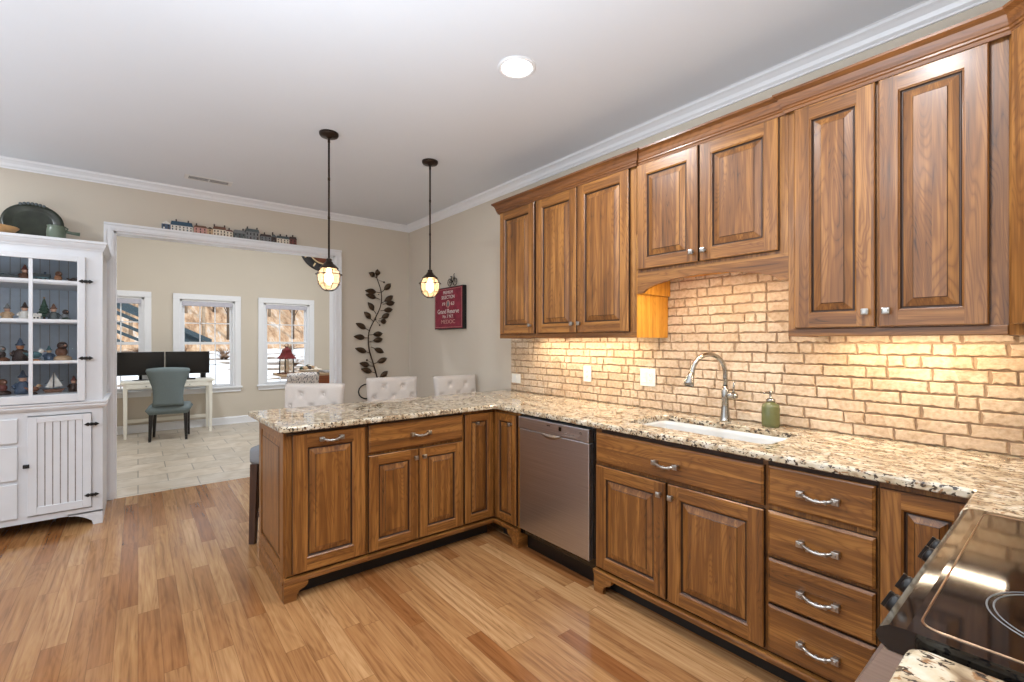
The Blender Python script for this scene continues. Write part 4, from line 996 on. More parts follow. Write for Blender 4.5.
for i, (a, b) in enumerate(leaves):
    a, b = Vector((a[0]-ox, a[1]-oz)), Vector((b[0]-ox, b[1]-oz)); d = b-a; L = d.length; d.normalize(); nrm = Vector((-d.y, d.x)); m = MB()
    b0 = a+d*min(.05, L*.3); Ll = L-min(.05, L*.3)*.6; wd = .036; n = 8; top = []; bot = []; mid = []
    m.tube([(a.x, -.018, a.y), (b0.x, -.022, b0.y)], .004, 'leaf_metal', 6)
    for k in range(n+1):
        t = k/n; w_ = wd*math.sin(PI*t)**.8*(1-.25*t)+.0005; c = b0+d*(Ll*t); yy = -.022-.020*math.sin(PI*t)
        top.append((c.x+nrm.x*w_, yy+.012, c.y+nrm.y*w_)); bot.append((c.x-nrm.x*w_, yy+.012, c.y-nrm.y*w_)); mid.append((c.x, yy, c.y))
    off = lambda q: (q[0], q[1]+.003, q[2])
    for k in range(n):
        for A, B_ in ((top, mid), (mid, bot)):
            m.face([A[k], A[k+1], B_[k+1], B_[k]], 'leaf_metal', True); m.face([off(A[k]), off(B_[k]), off(B_[k+1]), off(A[k+1])], 'leaf_metal', True)
    m.build('leaf', BR)
for x, z in ((2.264, 2.047), (2.209, 1.54), (2.056, 1.132), (2.157, 1.607)):
    m = MB(); m.ball((x-ox, -.02, z-oz), .012, 'leaf_metal', 10)
    q = min(stem, key=lambda s: (s[0]-x)**2+(s[1]-z)**2); m.tube([(x-ox, -.02, z-oz), (q[0]-ox, -.018, q[1]-oz)], .002, 'leaf_metal', 5); m.build('berry', BR)
m = MB(); pts = [(.10*math.cos(a)*1.0, -.012, .085*math.sin(a)) for a in [math.radians(60+i*24) for i in range(11)]]
m.tube(pts, .007, 'iron_black', 8); m.ball((.045, -.012, .095), .016, 'iron_black', 10); m.tube([(.05, -.012, .07), (.04, -.012, .03), (.055, -.012, 0)], .005, 'iron_black', 6); m.tube([(-.1, 0, 0), (-.1, -.012, 0)], .004, 'iron_black', 6)
tag(m.build('scroll_ornament', loc=None), 'small black curled metal ornament low on the wall under the leaf branch', 'wall decor'); COL.objects[-1] if False else None
so_ = bpy.data.objects['scroll_ornament']; so_.location = (2.06, BW, .77)
# wine sign on the right wall
SG = thing('wine_sign', 'dark red wall sign with pale lettering on the right-hand wall', 'sign', (RX-.002, 4.235, 1.70), NR)
sw, sh = .285, .222
m = MB(); m.box((-sw, -.045, -sh), (sw, 0, sh), 'iron_black', .002); m.build('frame', SG)
mm_, nt_, b_ = new_mat('sign_red'); tc_ = N(nt_, 'ShaderNodeTexCoord'); no_ = N(nt_, 'ShaderNodeTexNoise', i_Scale=14.0, i_Detail=5.0); nt_.links.new(tc_.outputs['Object'], no_.inputs['Vector'])
r_ = ramp(nt_, [(.3, lin(112, 22, 44)), (.7, lin(150, 44, 66))]); nt_.links.new(no_.outputs['Fac'], r_.inputs['Fac']); nt_.links.new(r_.outputs['Color'], b_.inputs['Base Color']); b_.inputs['Roughness'].default_value = .6
m = MB(); m.box((-sw+.01, -.047, -sh+.01), (sw-.010, -.044, sh-.010), 'sign_red'); face = m.build('sign_face', SG)
m = MB()
for (a, b, c, d) in ((-sw+.02, sw-.02, sh-.022, sh-.019), (-sw+.02, sw-.02, -sh+.019, -sh+.022)): m.box((a, -.0478, c), (b, -.0468, d), 'c_pink')
m.box((-sw+.02, -.0478, -sh+.02), (-sw+.024, -.0468, sh-.02), 'c_pink'); m.box((sw-.024, -.0478, -sh+.02), (sw-.02, -.0468, sh-.02), 'c_pink')
n = 16; m.tube([(.036*math.cos(2*PI*k/n), -.048, .045+.036*math.sin(2*PI*k/n)) for k in range(n)], .004, 'c_pink', 5, closed=True)
m.lathe([(.028, 0), (.028, .001)], 'c_gray', seg=16); m.xform(Matrix.Translation((0, -.0478, .045)) @ Matrix.Rotation(PI/2, 4, 'X'), len(m.v)-32)
m.build('emblem', face)
def text(parent, s, x, z, size, y=-.0482, mat='c_white', squash=1.0):
    cu = bpy.data.curves.new('lettering', 'FONT'); cu.body = s; cu.size = size; cu.align_x = 'CENTER'; cu.align_y = 'CENTER'; cu.extrude = .0004
    cu.materials.append(MATS[mat]); o = bpy.data.objects.new('tmp', cu); COL.objects.link(o)
    me = bpy.data.meshes.new_from_object(o); bpy.data.objects.remove(o)
    me.transform(Matrix.Translation((x, y, z)) @ Matrix.Rotation(PI/2, 4, 'X') @ Matrix.Diagonal((squash, 1, 1, 1)))
    q = bpy.data.objects.new('lettering', me); COL.objects.link(q); q.parent = parent; return q
text(face, 'PREMIUM', 0, .165, .048); text(face, 'SELECTION', 0, .115, .052); text(face, '19      63', 0, .045, .05, squash=1.4)
text(face, 'Grand Reserve', 0, -.035, .068, squash=1.05); text(face, 'No. 7 N.Y.', 0, -.088, .05); text(face, 'MEDOC', 0, -.145, .058, squash=1.4, mat='c_pink')
BK = thing('bicycle_ornament', 'tiny black metal bicycle on the wall above the dark red sign', 'wall decor', (RX-.003, 4.205, 1.975), NR)
for s in (-1, 1):
    m = MB(); m.tube([(s*.052+.038*math.cos(a*PI/12), -.012, .038*math.sin(a*PI/12)) for a in range(24)], .004, 'iron_black', 6, closed=True)
    for k in range(4): a = k*PI/4; m.tube([(s*.052+.037*math.cos(a), -.012, .037*math.sin(a)), (s*.052-.037*math.cos(a), -.012, -.037*math.sin(a))], .0012, 'iron_black', 4)
    m.build('wheel', BK)
m = MB(); m.tube([(-.052, -.012, 0), (-.02, -.012, .05), (.035, -.012, .055), (0, -.012, .0), (-.052, -.012, 0)], .0035, 'iron_black', 6); m.tube([(.052, -.012, 0), (.03, -.012, .08), (.045, -.012, .085)], .0035, 'iron_black', 6)
m.tube([(-.02, -.012, .05), (0, -.012, 0)], .0035, 'iron_black', 6); m.box((-.035, -.018, .055), (-.008, -.006, .064), 'iron_black', .002); m.tube([(0, 0, .0), (0, -.012, 0)], .003, 'iron_black', 6); m.build('bicycle_frame', BK)
# village of house figures on the opening's header
VZ = OZ+cw+.001
def houses(x0, label, spec):
    t = thing('village_ornament', label, 'ornament', (x0, BY-.018, VZ), 0, 'miniature house strips above the opening')
    x = 0
    for (w_, h_, roofh, wall_c, roof_c, chim, gable) in spec:
        m = MB(); m.box((x, -.012, 0), (x+w_, .012, h_), wall_c)
        nwin = max(1, int(w_/.026))
        for k in range(nwin):
            cx_ = x+w_*(k+.5)/nwin
            m.box((cx_-.0045, -.0135, h_*.55), (cx_+.0045, -.0118, h_*.85), 'c_black')
            m.box((cx_-.005, -.0135, .002), (cx_+.005, -.0118, h_*.35), 'c_darkbrown' if k % 2 else roof_c)
        hb = m.build('house', t)
        m = MB()
        if gable: m.prism([(x-.003, h_), (x+w_+.003, h_), (x+w_/2, h_+roofh)], 'y', -.014, .014, roof_c)
        else: m.prism([(x-.003, h_), (x+w_+.003, h_), (x+w_-.006, h_+roofh), (x+.006, h_+roofh)], 'y', -.014, .014, roof_c)
        for q in chim: m.box((x+q*w_-.005, -.008, h_+roofh*.4), (x+q*w_+.005, .006, h_+roofh+.020), 'c_darkbrown')
        m.build('roof', hb)
        x += w_
houses(.165, 'blue and white end of the miniature village above the opening', [(.065, .045, .030, 'c_blue', 'c_white', (), True), (.165, .045, .036, 'c_white', 'c_roofblue', (.25, .8), False)])
houses(.405, 'brown roofed white cottages in the miniature village above the opening', [(.10, .05, .018, 'c_pink', 'c_brown', (.2,), False), (.05, .05, .018, 'c_tan', 'c_darkbrown', (), True), (.105, .055, .028, 'c_cream', 'c_brown', (.1, .9), False), (.055, .05, .014, 'c_cream', 'c_red', (.5,), False)])
houses(.725, 'grey slate houses with tall chimneys in the miniature village', [(.10, .045, .03, 'c_slate', 'c_gray', (.8,), False), (.12, .075, .028, 'c_gray', 'c_slate', (.15, .85), False)])
houses(.955, 'dark low houses at the right end of the miniature village', [(.10, .045, .022, 'c_gray', 'c_darkbrown', (.4,), False), (.05, .05, .03, 'c_darkbrown', 'c_slate', (.3,), True), (.12, .045, .026, 'c_cream', 'c_slate', (.3, .8), False), (.07, .052, .026, 'c_red', 'c_darkbrown', (.5,), False)])

# ------------------------------------------------------------------ hutch
HXR, HW, HY, HYB = -.205, 1.33, 4.60, 5.20
H = thing('hutch', 'tall white painted hutch with glass doors against the back wall', 'hutch', (HXR-HW, HY, 0))
WH = 'white_paint_rubbed'
m = MB(); D = HYB-HY
# lower carcase and face frame
m.box((0, .022, .10), (HW, D, .86), WH); 
m.box((0, 0, .09), (HW, .022, .13), WH)
m.box((0, 0, .13), (.058, .022, .86), WH); m.box((HW-.058, 0, .13), (HW, .022, .86), WH); m.box((.058, 0, .83), (HW-.058, .022, .86), WH)
for x in (.39, HW-.425): m.box((x, 0, .13), (x+.035, .022, .83), WH)
m.box((.425, .0, .13), (HW-.425, .008, .83), WH)
n = 10
def arch(xa, s):
    pts = [(xa, 0), (xa, .10), (xa+s*.20, .10), (xa+s*.19, .095)]
    for i in range(6): t = i/5; pts.append((xa+s*(.18-.12*t), .085-.055*t*t))
    pts += [(xa+s*.052, 0)]
    return pts
m.prism(arch(0, 1), 'y', 0, .03, WH); m.prism(arch(HW, -1), 'y', 0, .03, WH)
m.box((0, .03, 0), (.03, D, .10), WH); m.box((HW-.03, .03, 0), (HW, D, .10), WH)
m.build('lower_case', H)
m = MB(); prof = [(0, .86), (.012, .862), (.022, .875), (.026, .885), (.020, .892), (.028, .902), (.028, .912), (0, .912)]
molding(m, [(HW, D), (HW, 0), (0, 0), (0, D)], prof, WH, 1); m.box((0, 0, .862), (HW, D, .912), WH); m.build('waist_top', H)
def beadboard(m, x0, x1, z0, z1, y, step, mat, gmat, gw=.004):
    n = round((x1-x0)/step); s = (x1-x0)/n
    for i in range(n):
        m.box((x0+i*s+gw/2, y-.006, z0), (x0+(i+1)*s-gw/2, y, z1), mat)
    m.box((x0, y-.002, z0), (x1, y+.001, z1), gmat)
def hinge(parent, x, z, y=-.024):
    m = MB(); 
    m.box((x-.010, y-.003, z-.011), (x+.010, y, z+.011), 'iron_black', .001)
    for s in (-1, 1):
        m.prism([(x+s*.010, z-.006), (x+s*.020, z-.014), (x+s*.030, z-.008), (x+s*.042, z), (x+s*.030, z+.008), (x+s*.020, z+.014), (x+s*.010, z+.006)], 'y', y-.003, y, 'iron_black')
    m.build('hinge', parent)
# lower doors
for xa, hx, latch in ((.058, .058, .372), (HW-.392, HW-.058, HW-.394)):
    xb = xa+.334; m = MB(); z_0, z_1 = .14, .822
    m.box((xa+.003, -.020, z_0), (xa+.05, 0, z_1), WH, .002); m.box((xb-.05, -.020, z_0), (xb-.003, 0, z_1), WH, .002); m.box((xa+.05, -.020, z_0), (xb-.05, 0, z_0+.055), WH, .002); m.box((xa+.05, -.020, z_1-.04), (xb-.05, 0, z_1), WH, .002)
    d = m.build('door', H); m = MB(); beadboard(m, xa+.05, xb-.05, z_0+.055, z_1-.04, -.008, .04, WH, 'groove_grey', .006); m.build('beadboard_panel', d)
    for z in (.226, .744): hinge(d, hx, z)
    m = MB(); m.box((latch-.016, -.030, .475), (latch+.016, -.020, .501), 'iron_black', .003); m.ball((latch+.004, -.036, .488), .010, 'iron_black', 10); m.build('latch', d)
# lower drawers
for z_0, z_1 in ((.648, .822), (.394, .632), (.132, .378)):
    m = MB(); m.box((.432, -.018, z_0+.004), (HW-.436, .0, z_1-.004), WH, .004); d = m.build('drawer', H)
    m = MB(); m.ball((HW/2, -.034, (z_0+z_1)/2), .014, 'iron_black', 10); m.tube([(HW/2, -.018, (z_0+z_1)/2), (HW/2, -.03, (z_0+z_1)/2)], .006, 'iron_black', 8); m.build('knob', d)
# upper case
UY = .015; UZ0, UZ1 = .912, 2.035; UDp = .40
m = MB()
m.box((0, UY, UZ0), (.018, D, UZ1), WH); m.box((HW-.018, UY, UZ0), (HW, D, UZ1), WH); m.box((.018, UY, UZ1-.018), (HW-.018, D, UZ1), WH)
m.box((0, UY-.02, UZ0), (.10, UY, UZ1), WH); m.box((HW-.10, UY-.02, UZ0), (HW, UY, UZ1), WH); m.box((.10, UY-.02, UZ1-.075), (HW-.10, UY, UZ1), WH); m.box((HW/2-.012, UY-.02, UZ0), (HW/2+.012, UY, UZ1-.075), WH)
m.build('upper_case', H)
m = MB(); beadboard(m, .018, HW-.018, UZ0, UZ1-.018, D-.02, .055, 'hutch_blue', 'groove_grey'); m.build('beadboard_back', H)
SH = [.972, 1.206, 1.498, 1.775]
SHX0 = HXR-HW
for z in SH[1:]:
    m = MB(); m.box((.018, UY+.03, z-.018), (HW-.018, D-.03, z), WH, .002); m.build('shelf', H)
m = MB(); m.box((.018, UY+.001, UZ0), (HW-.018, D-.03, SH[0]), WH); m.build('shelf', H)
m = MB(); cpf = [(0, 2.015), (.005, 2.015), (.007, 2.025), (.014, 2.037), (.020, 2.052), (.022, 2.062), (.028, 2.066), (.028, 2.084), (0, 2.084)]
molding(m, [(HW, D), (HW, -.005), (0, -.005), (0, D)], cpf, WH, 1); m.box((0, -.005, 2.035), (HW, D, 2.084), WH); m.build('cornice', H)
for xa, xb in ((.102, HW/2-.014), (HW/2+.014, HW-.094)):
    m = MB(); zz0, zz1 = .918, UZ1-.072; y = UY-.020
    m.box((xa, y-.020, zz0), (xa+.043, y, zz1), WH, .002); m.box((xb-.043, y-.020, zz0), (xb, y, zz1), WH, .002); m.box((xa+.043, y-.020, zz0), (xb-.043, y, .972), WH, .002); m.box((xa+.043, y-.020, 1.925), (xb-.043, y, zz1), WH, .002)
    mx = (xa+xb)/2; m.box((mx-.010, y-.0172, .972), (mx+.010, y-.0012, 1.925), WH)
    for z in SH[1:]: m.box((xa+.043, y-.016, z-.010), (xb-.043, y-.002, z+.008), WH)
    d = m.build('glass_door', H); m = MB(); m.box((xa+.04, y-.009, .968), (xb-.04, y-.006, 1.93), 'cabinet_glass'); m.build('pane', d)
    for z in (1.227, 1.785): hinge(d, (xb+.004) if xa > HW/2 else xa-.004, z, UY-.041)
# contents: figurines, world x / shelf z
def figurine(kind, x, z, s, label, cols, y=4.78):
    t = thing(kind, label, {'snowman_figurine': 'figurine', 'santa_figurine': 'figurine', 'bottle_brush_tree': 'ornament', 'toy_sailboat': 'ornament', 'village_house': 'ornament', 'round_figurine': 'figurine', 'ceramic_bowl': 'bowl', 'bird_figurine': 'figurine'}[kind], (x, y, z))
    a, b, c = cols
    if kind in ('santa_figurine', 'snowman_figurine'):
        m = MB(); m.lathe([(.030*s, 0), (.034*s, .01*s), (.030*s, .035*s), (.022*s, .06*s), (.012*s, .070*s)], a, seg=14); m.build('coat', t)
        for q in (-1, 1):
            m = MB(); m.tube([(q*.02*s, 0, .058*s), (q*.034*s, -.008*s, .042*s), (q*.026*s, -.024*s, .034*s)], [.009*s, .009*s, .007*s], a, 8); m.build('arm', t)
        m = MB(); m.ball((0, -.002, .082*s), .017*s, b, 12); m.build('head', t)
        m = MB(); m.lathe([(.020*s, 0), (.021*s, .006*s), (.014*s, .012*s), (.008*s, .030*s), (.003*s, .042*s)], c, (0, 0, .090*s), 12); m.build('hat', t)
    elif kind == 'bottle_brush_tree':
        m = MB(); m.lathe([(.02*s, 0), (.02*s, .01*s), (.006*s, .012*s), (.006*s, .03*s)], b, seg=12); m.build('stand', t)
        m = MB(); pr = []
        for i in range(5): pr += [(.040*s*(1-i/5.5), (.028+i*.022)*s), (.024*s*(1-i/5.5), (.046+i*.022)*s)]
        m.lathe(pr+[(.001, .148*s)], a, seg=14, smooth=False); m.build('foliage', t)
        m = MB(); m.ball((0, 0, .150*s), .006*s, c, 8); m.build('topper', t)
    elif kind == 'village_house':
        m = MB(); m.box((-.045*s, -.025*s, 0), (.045*s, .025*s, .045*s), a, .002)
        for q in (-.025, 0, .025): m.box((q*s-.006*s, -.0265*s, .018*s), (q*s+.006*s, -.0245*s, .034*s), 'c_black')
        m.build('walls', t)
        m = MB(); m.prism([(-.03*s, .045*s), (.03*s, .045*s), (0, .072*s)], 'x', -.05*s, .05*s, b); m.box((.015*s, -.008*s, .055*s), (.027*s, .006*s, .085*s), c); m.build('roof', t)
    elif kind == 'round_figurine':
        m = MB(); m.lathe([(.034*s, 0), (.038*s, .008*s), (.035*s, .02*s), (.02*s, .03*s)], c, seg=16, sx=1.1); m.build('base', t)
        m = MB(); m.ball((-.006*s, 0, .05*s), .028*s, a, 14, (1, .9, 1.05)); m.build('body', t)
        m = MB(); m.ball((-.002*s, -.004, .088*s), .024*s, b, 14); m.ball((.012*s, -.024*s, .090*s), .006*s, 'c_skin', 8); m.build('head', t)
    elif kind == 'toy_sailboat':
        m = MB(); m.prism([(-.05*s, .022*s), (-.035*s, 0), (.035*s, 0), (.055*s, .022*s)], 'y', -.014*s, .014*s, a); m.build('hull', t)
        m = MB(); m.tube([(0, 0, .02*s), (0, 0, .13*s)], .0025*s, c, 6); m.tube([(-.04*s, 0, .06*s), (.045*s, 0, .075*s)], .0018*s, c, 6); m.build('mast', t)
        m = MB(); m.prism([(-.004*s, .03*s), (-.004*s, .115*s), (-.036*s, .035*s)], 'y', -.002*s, .002*s, b); m.prism([(.005*s, .035*s), (.005*s, .12*s), (.044*s, .04*s)], 'y', -.002*s, .002*s, b); m.build('sail', t)
    elif kind == 'ceramic_bowl':
        m = MB(); m.lathe([(.02*s, 0), (.022*s, .006*s), (.045*s, .022*s), (.055*s, .045*s), (.051*s, .045*s), (.040*s, .024*s), (.004*s, .012*s)], a, seg=20, sx=1.3); m.build('bowl', t)
        m = MB()
        for k in range(5): m.ball((.022*s*math.cos(k*1.26)*1.3, .022*s*math.sin(k*1.26), .040*s), .013*s, b if k % 2 else c, 10)
        m.build('filling', t)
    elif kind == 'bird_figurine':
        m = MB(); m.lathe([(.022*s, 0), (.024*s, .01*s), (.012*s, .016*s)], c, seg=12); m.build('base', t)
        m = MB(); m.ball((0, 0, .042*s), .022*s, a, 12, (1.5, .9, 1)); m.tube([(-.025*s, 0, .04*s), (-.055*s, 0, .058*s)], [.012*s, .003*s], a, 8); m.build('body', t)
        m = MB(); m.ball((.028*s, 0, .066*s), .014*s, b, 10); m.tube([(.038*s, 0, .066*s), (.052*s, 0, .063*s)], [.004*s, .001*s], 'c_orange', 6); m.build('head', t)
figurine('ceramic_bowl', -.715, SH[3]+.001, 1.0, 'small dark teal bowl on the top hutch shelf, left pane', ('c_slate', 'c_teal', 'c_gray'))
figurine('santa_figurine', -.632, SH[3]+.001, .95, 'brown figurine on the top hutch shelf beside the centre bar', ('c_brown', 'c_skin', 'c_red'))
figurine('village_house', -.548, SH[3]+.001, .95, 'teal toy house on the top hutch shelf, right pane', ('c_teal', 'c_slate', 'c_blue'))
figurine('round_figurine', -.455, SH[3]+.001, .82, 'orange and brown round figurine on the top hutch shelf', ('c_orange', 'c_brown', 'c_tan'))
figurine('bird_figurine', -.372, SH[3]+.001, .8, 'small dark bird figurine at the right end of the top hutch shelf', ('c_darkbrown', 'c_slate', 'c_brown'))
figurine('snowman_figurine', -.718, SH[2]+.001, .9, 'pink-faced figurine at the left of the second hutch shelf', ('c_tan', 'c_skin', 'c_gray'))
figurine('santa_figurine', -.632, SH[2]+.001, 1.0, 'dark-hatted figurine in white on the second hutch shelf', ('c_white', 'c_skin', 'c_darkbrown'))
figurine('village_house', -.572, SH[2]+.001, .70, 'low white toy house in front of the green tree', ('c_white', 'c_white', 'c_gray'), 4.70)
figurine('bottle_brush_tree', -.540, SH[2]+.001, 1.15, 'small dark green toy tree on the second hutch shelf', ('c_green', 'c_brown', 'c_tan'), 4.84)
figurine('snowman_figurine', -.484, SH[2]+.001, .98, 'figurine in dark coat just right of the green toy tree', ('c_slate', 'c_skin', 'c_brown'))
figurine('round_figurine', -.418, SH[2]+.001, .78, 'grey round figurine at the right of the second hutch shelf', ('c_gray', 'c_darkbrown', 'c_green'))
figurine('round_figurine', -.745, SH[1]+.001, 1.0, 'brown round figurine at the left of the third hutch shelf', ('c_darkbrown', 'c_gray', 'c_brown'))
figurine('santa_figurine', -.655, SH[1]+.001, 1.25, 'tall orange and black cone-shaped figurine on the third hutch shelf', ('c_darkbrown', 'c_orange', 'c_blue'))
figurine('bird_figurine', -.570, SH[1]+.001, 1.1, 'gold and teal bird figurine on the third hutch shelf', ('c_teal', 'c_white', 'c_orange'), 4.695)
figurine('snowman_figurine', -.508, SH[1]+.001, .85, 'slim blue-grey figurine between bird and large figurine', ('c_blue', 'c_tan', 'c_teal'))
figurine('round_figurine', -.435, SH[1]+.001, 1.25, 'large brown figurine with dark round head on the third hutch shelf', ('c_brown', 'c_darkbrown', 'c_tan'))
figurine('round_figurine', -.738, SH[0]+.001, 1.0, 'red-brown round figurine at the left of the bottom hutch shelf', ('c_red', 'c_brown', 'c_darkbrown'))
figurine('snowman_figurine', -.642, SH[0]+.001, 1.3, 'tall dark blue figurine on the bottom hutch shelf', ('c_blue', 'c_skin', 'c_blue'))
figurine('bird_figurine', -.576, SH[0]+.001, .9, 'small brown bird figurine on the bottom hutch shelf', ('c_brown', 'c_tan', 'c_darkbrown'), 4.69)
figurine('toy_sailboat', -.484, SH[0]+.001, 1.15, 'toy sailboat with white sails on the bottom hutch shelf', ('c_brown', 'c_white', 'c_gray'))
figurine('santa_figurine', -.376, SH[0]+.001, .9, 'small red-brown figurine at the right end of the bottom hutch shelf', ('c_darkbrown', 'c_skin', 'c_red'))
# on top of the hutch
TZ = 2.0845
PL = thing('oval_platter', 'large dark green oval platter standing on top of the hutch', 'platter', (-.625, 5.06, TZ))
m = MB(); m.lathe([(.001, -.012), (.112, -.012), (.150, -.002), (.166, .002), (.165, .006), (.150, .010), (.146, .009), (.115, .004), (.108, .0), (.104, -.001), (.001, -.001)], 'plate_green', seg=40, sx=.94, sy=1.04)
m.xform(Matrix.Translation((0, 0, .170)) @ Matrix.Rotation(math.radians(80), 4, 'X') @ Matrix.Rotation(PI/2, 4, 'Z')); m.build('plate', PL)
m = MB()
for k in range(7): a = PI/2+(k-3)*.13; m.ball((.150*1.1*math.cos(a), -.030, .170+.142*math.sin(a)), .011, 'c_slate', 8, (1, .6, 1))
m.build('rim_ornament', PL)
m = MB(); m.prism([(0, 0), (.10, 0), (.015, .10)], 'x', -.004, .004, 'iron_black'); m.xform(Matrix.Translation((0, 0, 0)) @ Matrix.Rotation(0, 4, 'Z')); m.build('easel', PL)
PT = thing('sauce_pan_pitcher', 'small green-grey ceramic pot with side handle on top of the hutch', 'pot', (-.458, 4.66, TZ)); PT.name = 'handled_pot'
m = MB(); m.lathe([(.040, 0), (.044, .01), (.046, .05), (.042, .078), (.040, .090), (.044, .096), (.038, .096), (.036, .08), (.036, .012), (.002, .01)], 'pitcher_green', seg=24, sx=1.15); m.build('body', PT)
m = MB(); m.tube([(.048, 0, .06), (.085, 0, .055), (.125, 0, .052)], [.011, .010, .014], 'pitcher_green', 10); m.build('handle', PT)
m = MB(); m.tube([(.05, 0, .06), (.06, 0, .085), (.045, 0, .092)], .005, 'pitcher_green', 8); m.build('spout', PT)
WB = thing('wooden_dough_bowl', 'tan wooden bowl at the left of the hutch top', 'bowl', (-.82, 4.74, TZ))
m = MB(); m.lathe([(.06, 0), (.10, .02), (.125, .06), (.12, .066), (.09, .03), (.002, .018)], 'tan_wood', seg=28, sx=1.35); m.build('bowl', WB)
# ------------------------------------------------------------------ far room furniture
DK = thing('writing_desk', 'narrow white desk below the windows of the far room', 'desk', (-.19, 8.22, 0))
dw_, dd_ = 1.09, .50
m = MB(); m.box((0, 0, .755), (dw_, dd_, .785), 'desk_white', .004); m.build('desktop', DK)
m = MB(); m.box((.03, .015, .68), (dw_-.03, dd_-.02, .754), 'desk_white'); m.build('apron', DK)
for x0_, x1_ in ((.06, .50), (.56, 1.0)):
    m = MB(); m.box((x0_, .004, .69), (x1_, .016, .748), 'desk_white', .003); d = m.build('drawer', DK)
    m = MB(); m.ball(((x0_+x1_)/2, -.006, .718), .009, 'silver', 8); m.build('knob', d)
for x in (.03, dw_-.075):
    for y in (.01, dd_-.05):
        m = MB(); a, b, c, e = x, x+.045, y, y+.04
        m.add([(a+.006, c+.006, 0), (b-.006, c+.006, 0), (b-.006, e-.006, 0), (a+.006, e-.006, 0), (a, c, .69), (b, c, .69), (b, e, .69), (a, e, .69)], [(0, 1, 2, 3), (4, 5, 6, 7), (0, 1, 5, 4), (1, 2, 6, 5), (2, 3, 7, 6), (3, 0, 4, 7)], 'desk_white'); m.build('leg', DK)
m = MB(); m.box((.04, dd_-.04, .16), (dw_-.04, dd_-.015, .21), 'desk_white'); m.build('stretcher', DK)
def monitor(x, y, w_, h_, zb, label, rz=0):
    t = thing('computer_monitor', label, 'monitor', (x, y, .7855), rz)
    m = MB(); m.box((-w_/2, 0, zb), (w_/2, .022, zb+h_), 'black_plastic', .004); m.box((-w_/4, .02, zb+.06), (w_/4, .045, zb+h_-.08), 'black_plastic', .01); m.build('housing', t)
    m = MB(); m.box((-w_/2+.010, -.0012, zb+.014), (w_/2-.010, .0005, zb+h_-.010), 'screen_black'); m.build('screen', t)
    m = MB(); m.tube([(0, .05, .008), (0, .05, zb+.15)], .016, 'black_plastic', 10); m.box((-.02, .03, zb+.08), (.02, .06, zb+.16), 'black_plastic', .004); m.build('stand', t)
    m = MB(); m.lathe([(.10, 0), (.10, .006), (.02, .014)], 'black_plastic', (0, .05, 0), 24, sy=.8); m.build('base', t)
monitor(.03, 8.50, .545, .335, .075, 'left black computer monitor on the white desk')
monitor(.585, 8.49, .545, .335, .075, 'right black computer monitor on the white desk', math.radians(-3))
m = MB(); m.box((0, 0, 0), (.36, .12, .018), 'black_plastic', .004)
tag(m.build('keyboard'), 'black keyboard on the white desk in front of the monitors', 'keyboard'); bpy.data.objects['keyboard'].location = (.30, 8.27, .786)
for x, lb in ((.72, 'dark pen cup on the desk behind the right monitor'), ):
    t = thing('pen_cup', lb, 'cup', (.79, 8.62, .7855)); m = MB(); m.lathe([(.035, 0), (.037, .11), (.033, .11), (.031, .01), (.002, .01)], 'c_black', seg=16); m.build('cup', t)
    for k in range(4):
        m = MB(); m.tube([(.012*math.cos(k*1.7), .012*math.sin(k*1.7), .012), (.022*math.cos(k*1.7), .022*math.sin(k*1.7), .20-.02*k)], .004, ('c_brown', 'c_blue', 'c_black', 'c_tan')[k], 6); m.build('pen', t)
# office chair (back to the camera)
CH = thing('upholstered_chair', 'grey-blue upholstered chair with hourglass back at the white desk', 'chair', (.35, 8.03, 0), math.radians(172))
# local: front = -y  (rotated ~180: faces the desk)
def wingback(m):
    prof = [(0, .175), (.12, .165), (.25, .175), (.38, .215), (.47, .245), (.50, .247), (.525, .235)]
    nx = 12; F, Bk = [], []
    zs = [i/14*.525 for i in range(15)]
    def hw(z):
        for (a, wa), (b, wb) in zip(prof, prof[1:]):
            if z <= b: return wa+(wb-wa)*(z-a)/(b-a)
        return prof[-1][1]
    for z in zs:
        for i in range(nx+1):
            u = -1+2*i/nx; x = u*hw(z); e = 1-abs(u)**6; ez = 1-max(0, (z-.49)/.035)**2 if z > .49 else 1
            th = .032*max(.05, e)*max(.15, ez); cy = .13*0-.05*u*u*(z/.525)+.06*(z/.525); zz = z-(.02*(u*u) if z > .45 else 0)
            F.append((x, cy-th, zz)); Bk.append((x, cy+th, zz))
    n = nx+1; o = len(F); fs = []; nz = len(zs)-1
    for j in range(nz):
        for i in range(nx): a = j*n+i; fs += [(a, a+1, a+n+1, a+n), (o+a, o+a+n, o+a+n+1, o+a+1)]
        a = j*n; fs.append((a, a+n, o+a+n, o+a)); a = j*n+nx; fs.append((a, o+a, o+a+n, a+n))
    for i in range(nx): fs.append((i, o+i, o+i+1, i+1)); a = nz*n+i; fs.append((a, a+1, o+a+1, o+a))
    m.add(F+Bk, fs, 'fabric_teal', True)
m = MB(); wingback(m); m.xform(Matrix.Translation((0, .21, .475))); m.build('backrest', CH, weld=True)
m = MB(); pad(m, .50, .46, .13, 14, 14, [], 'fabric_teal'); m.xform(Matrix.Translation((0, -.23, .42)) @ Matrix.Rotation(-PI/2, 4, 'X')); m.build('seat', CH, weld=True)
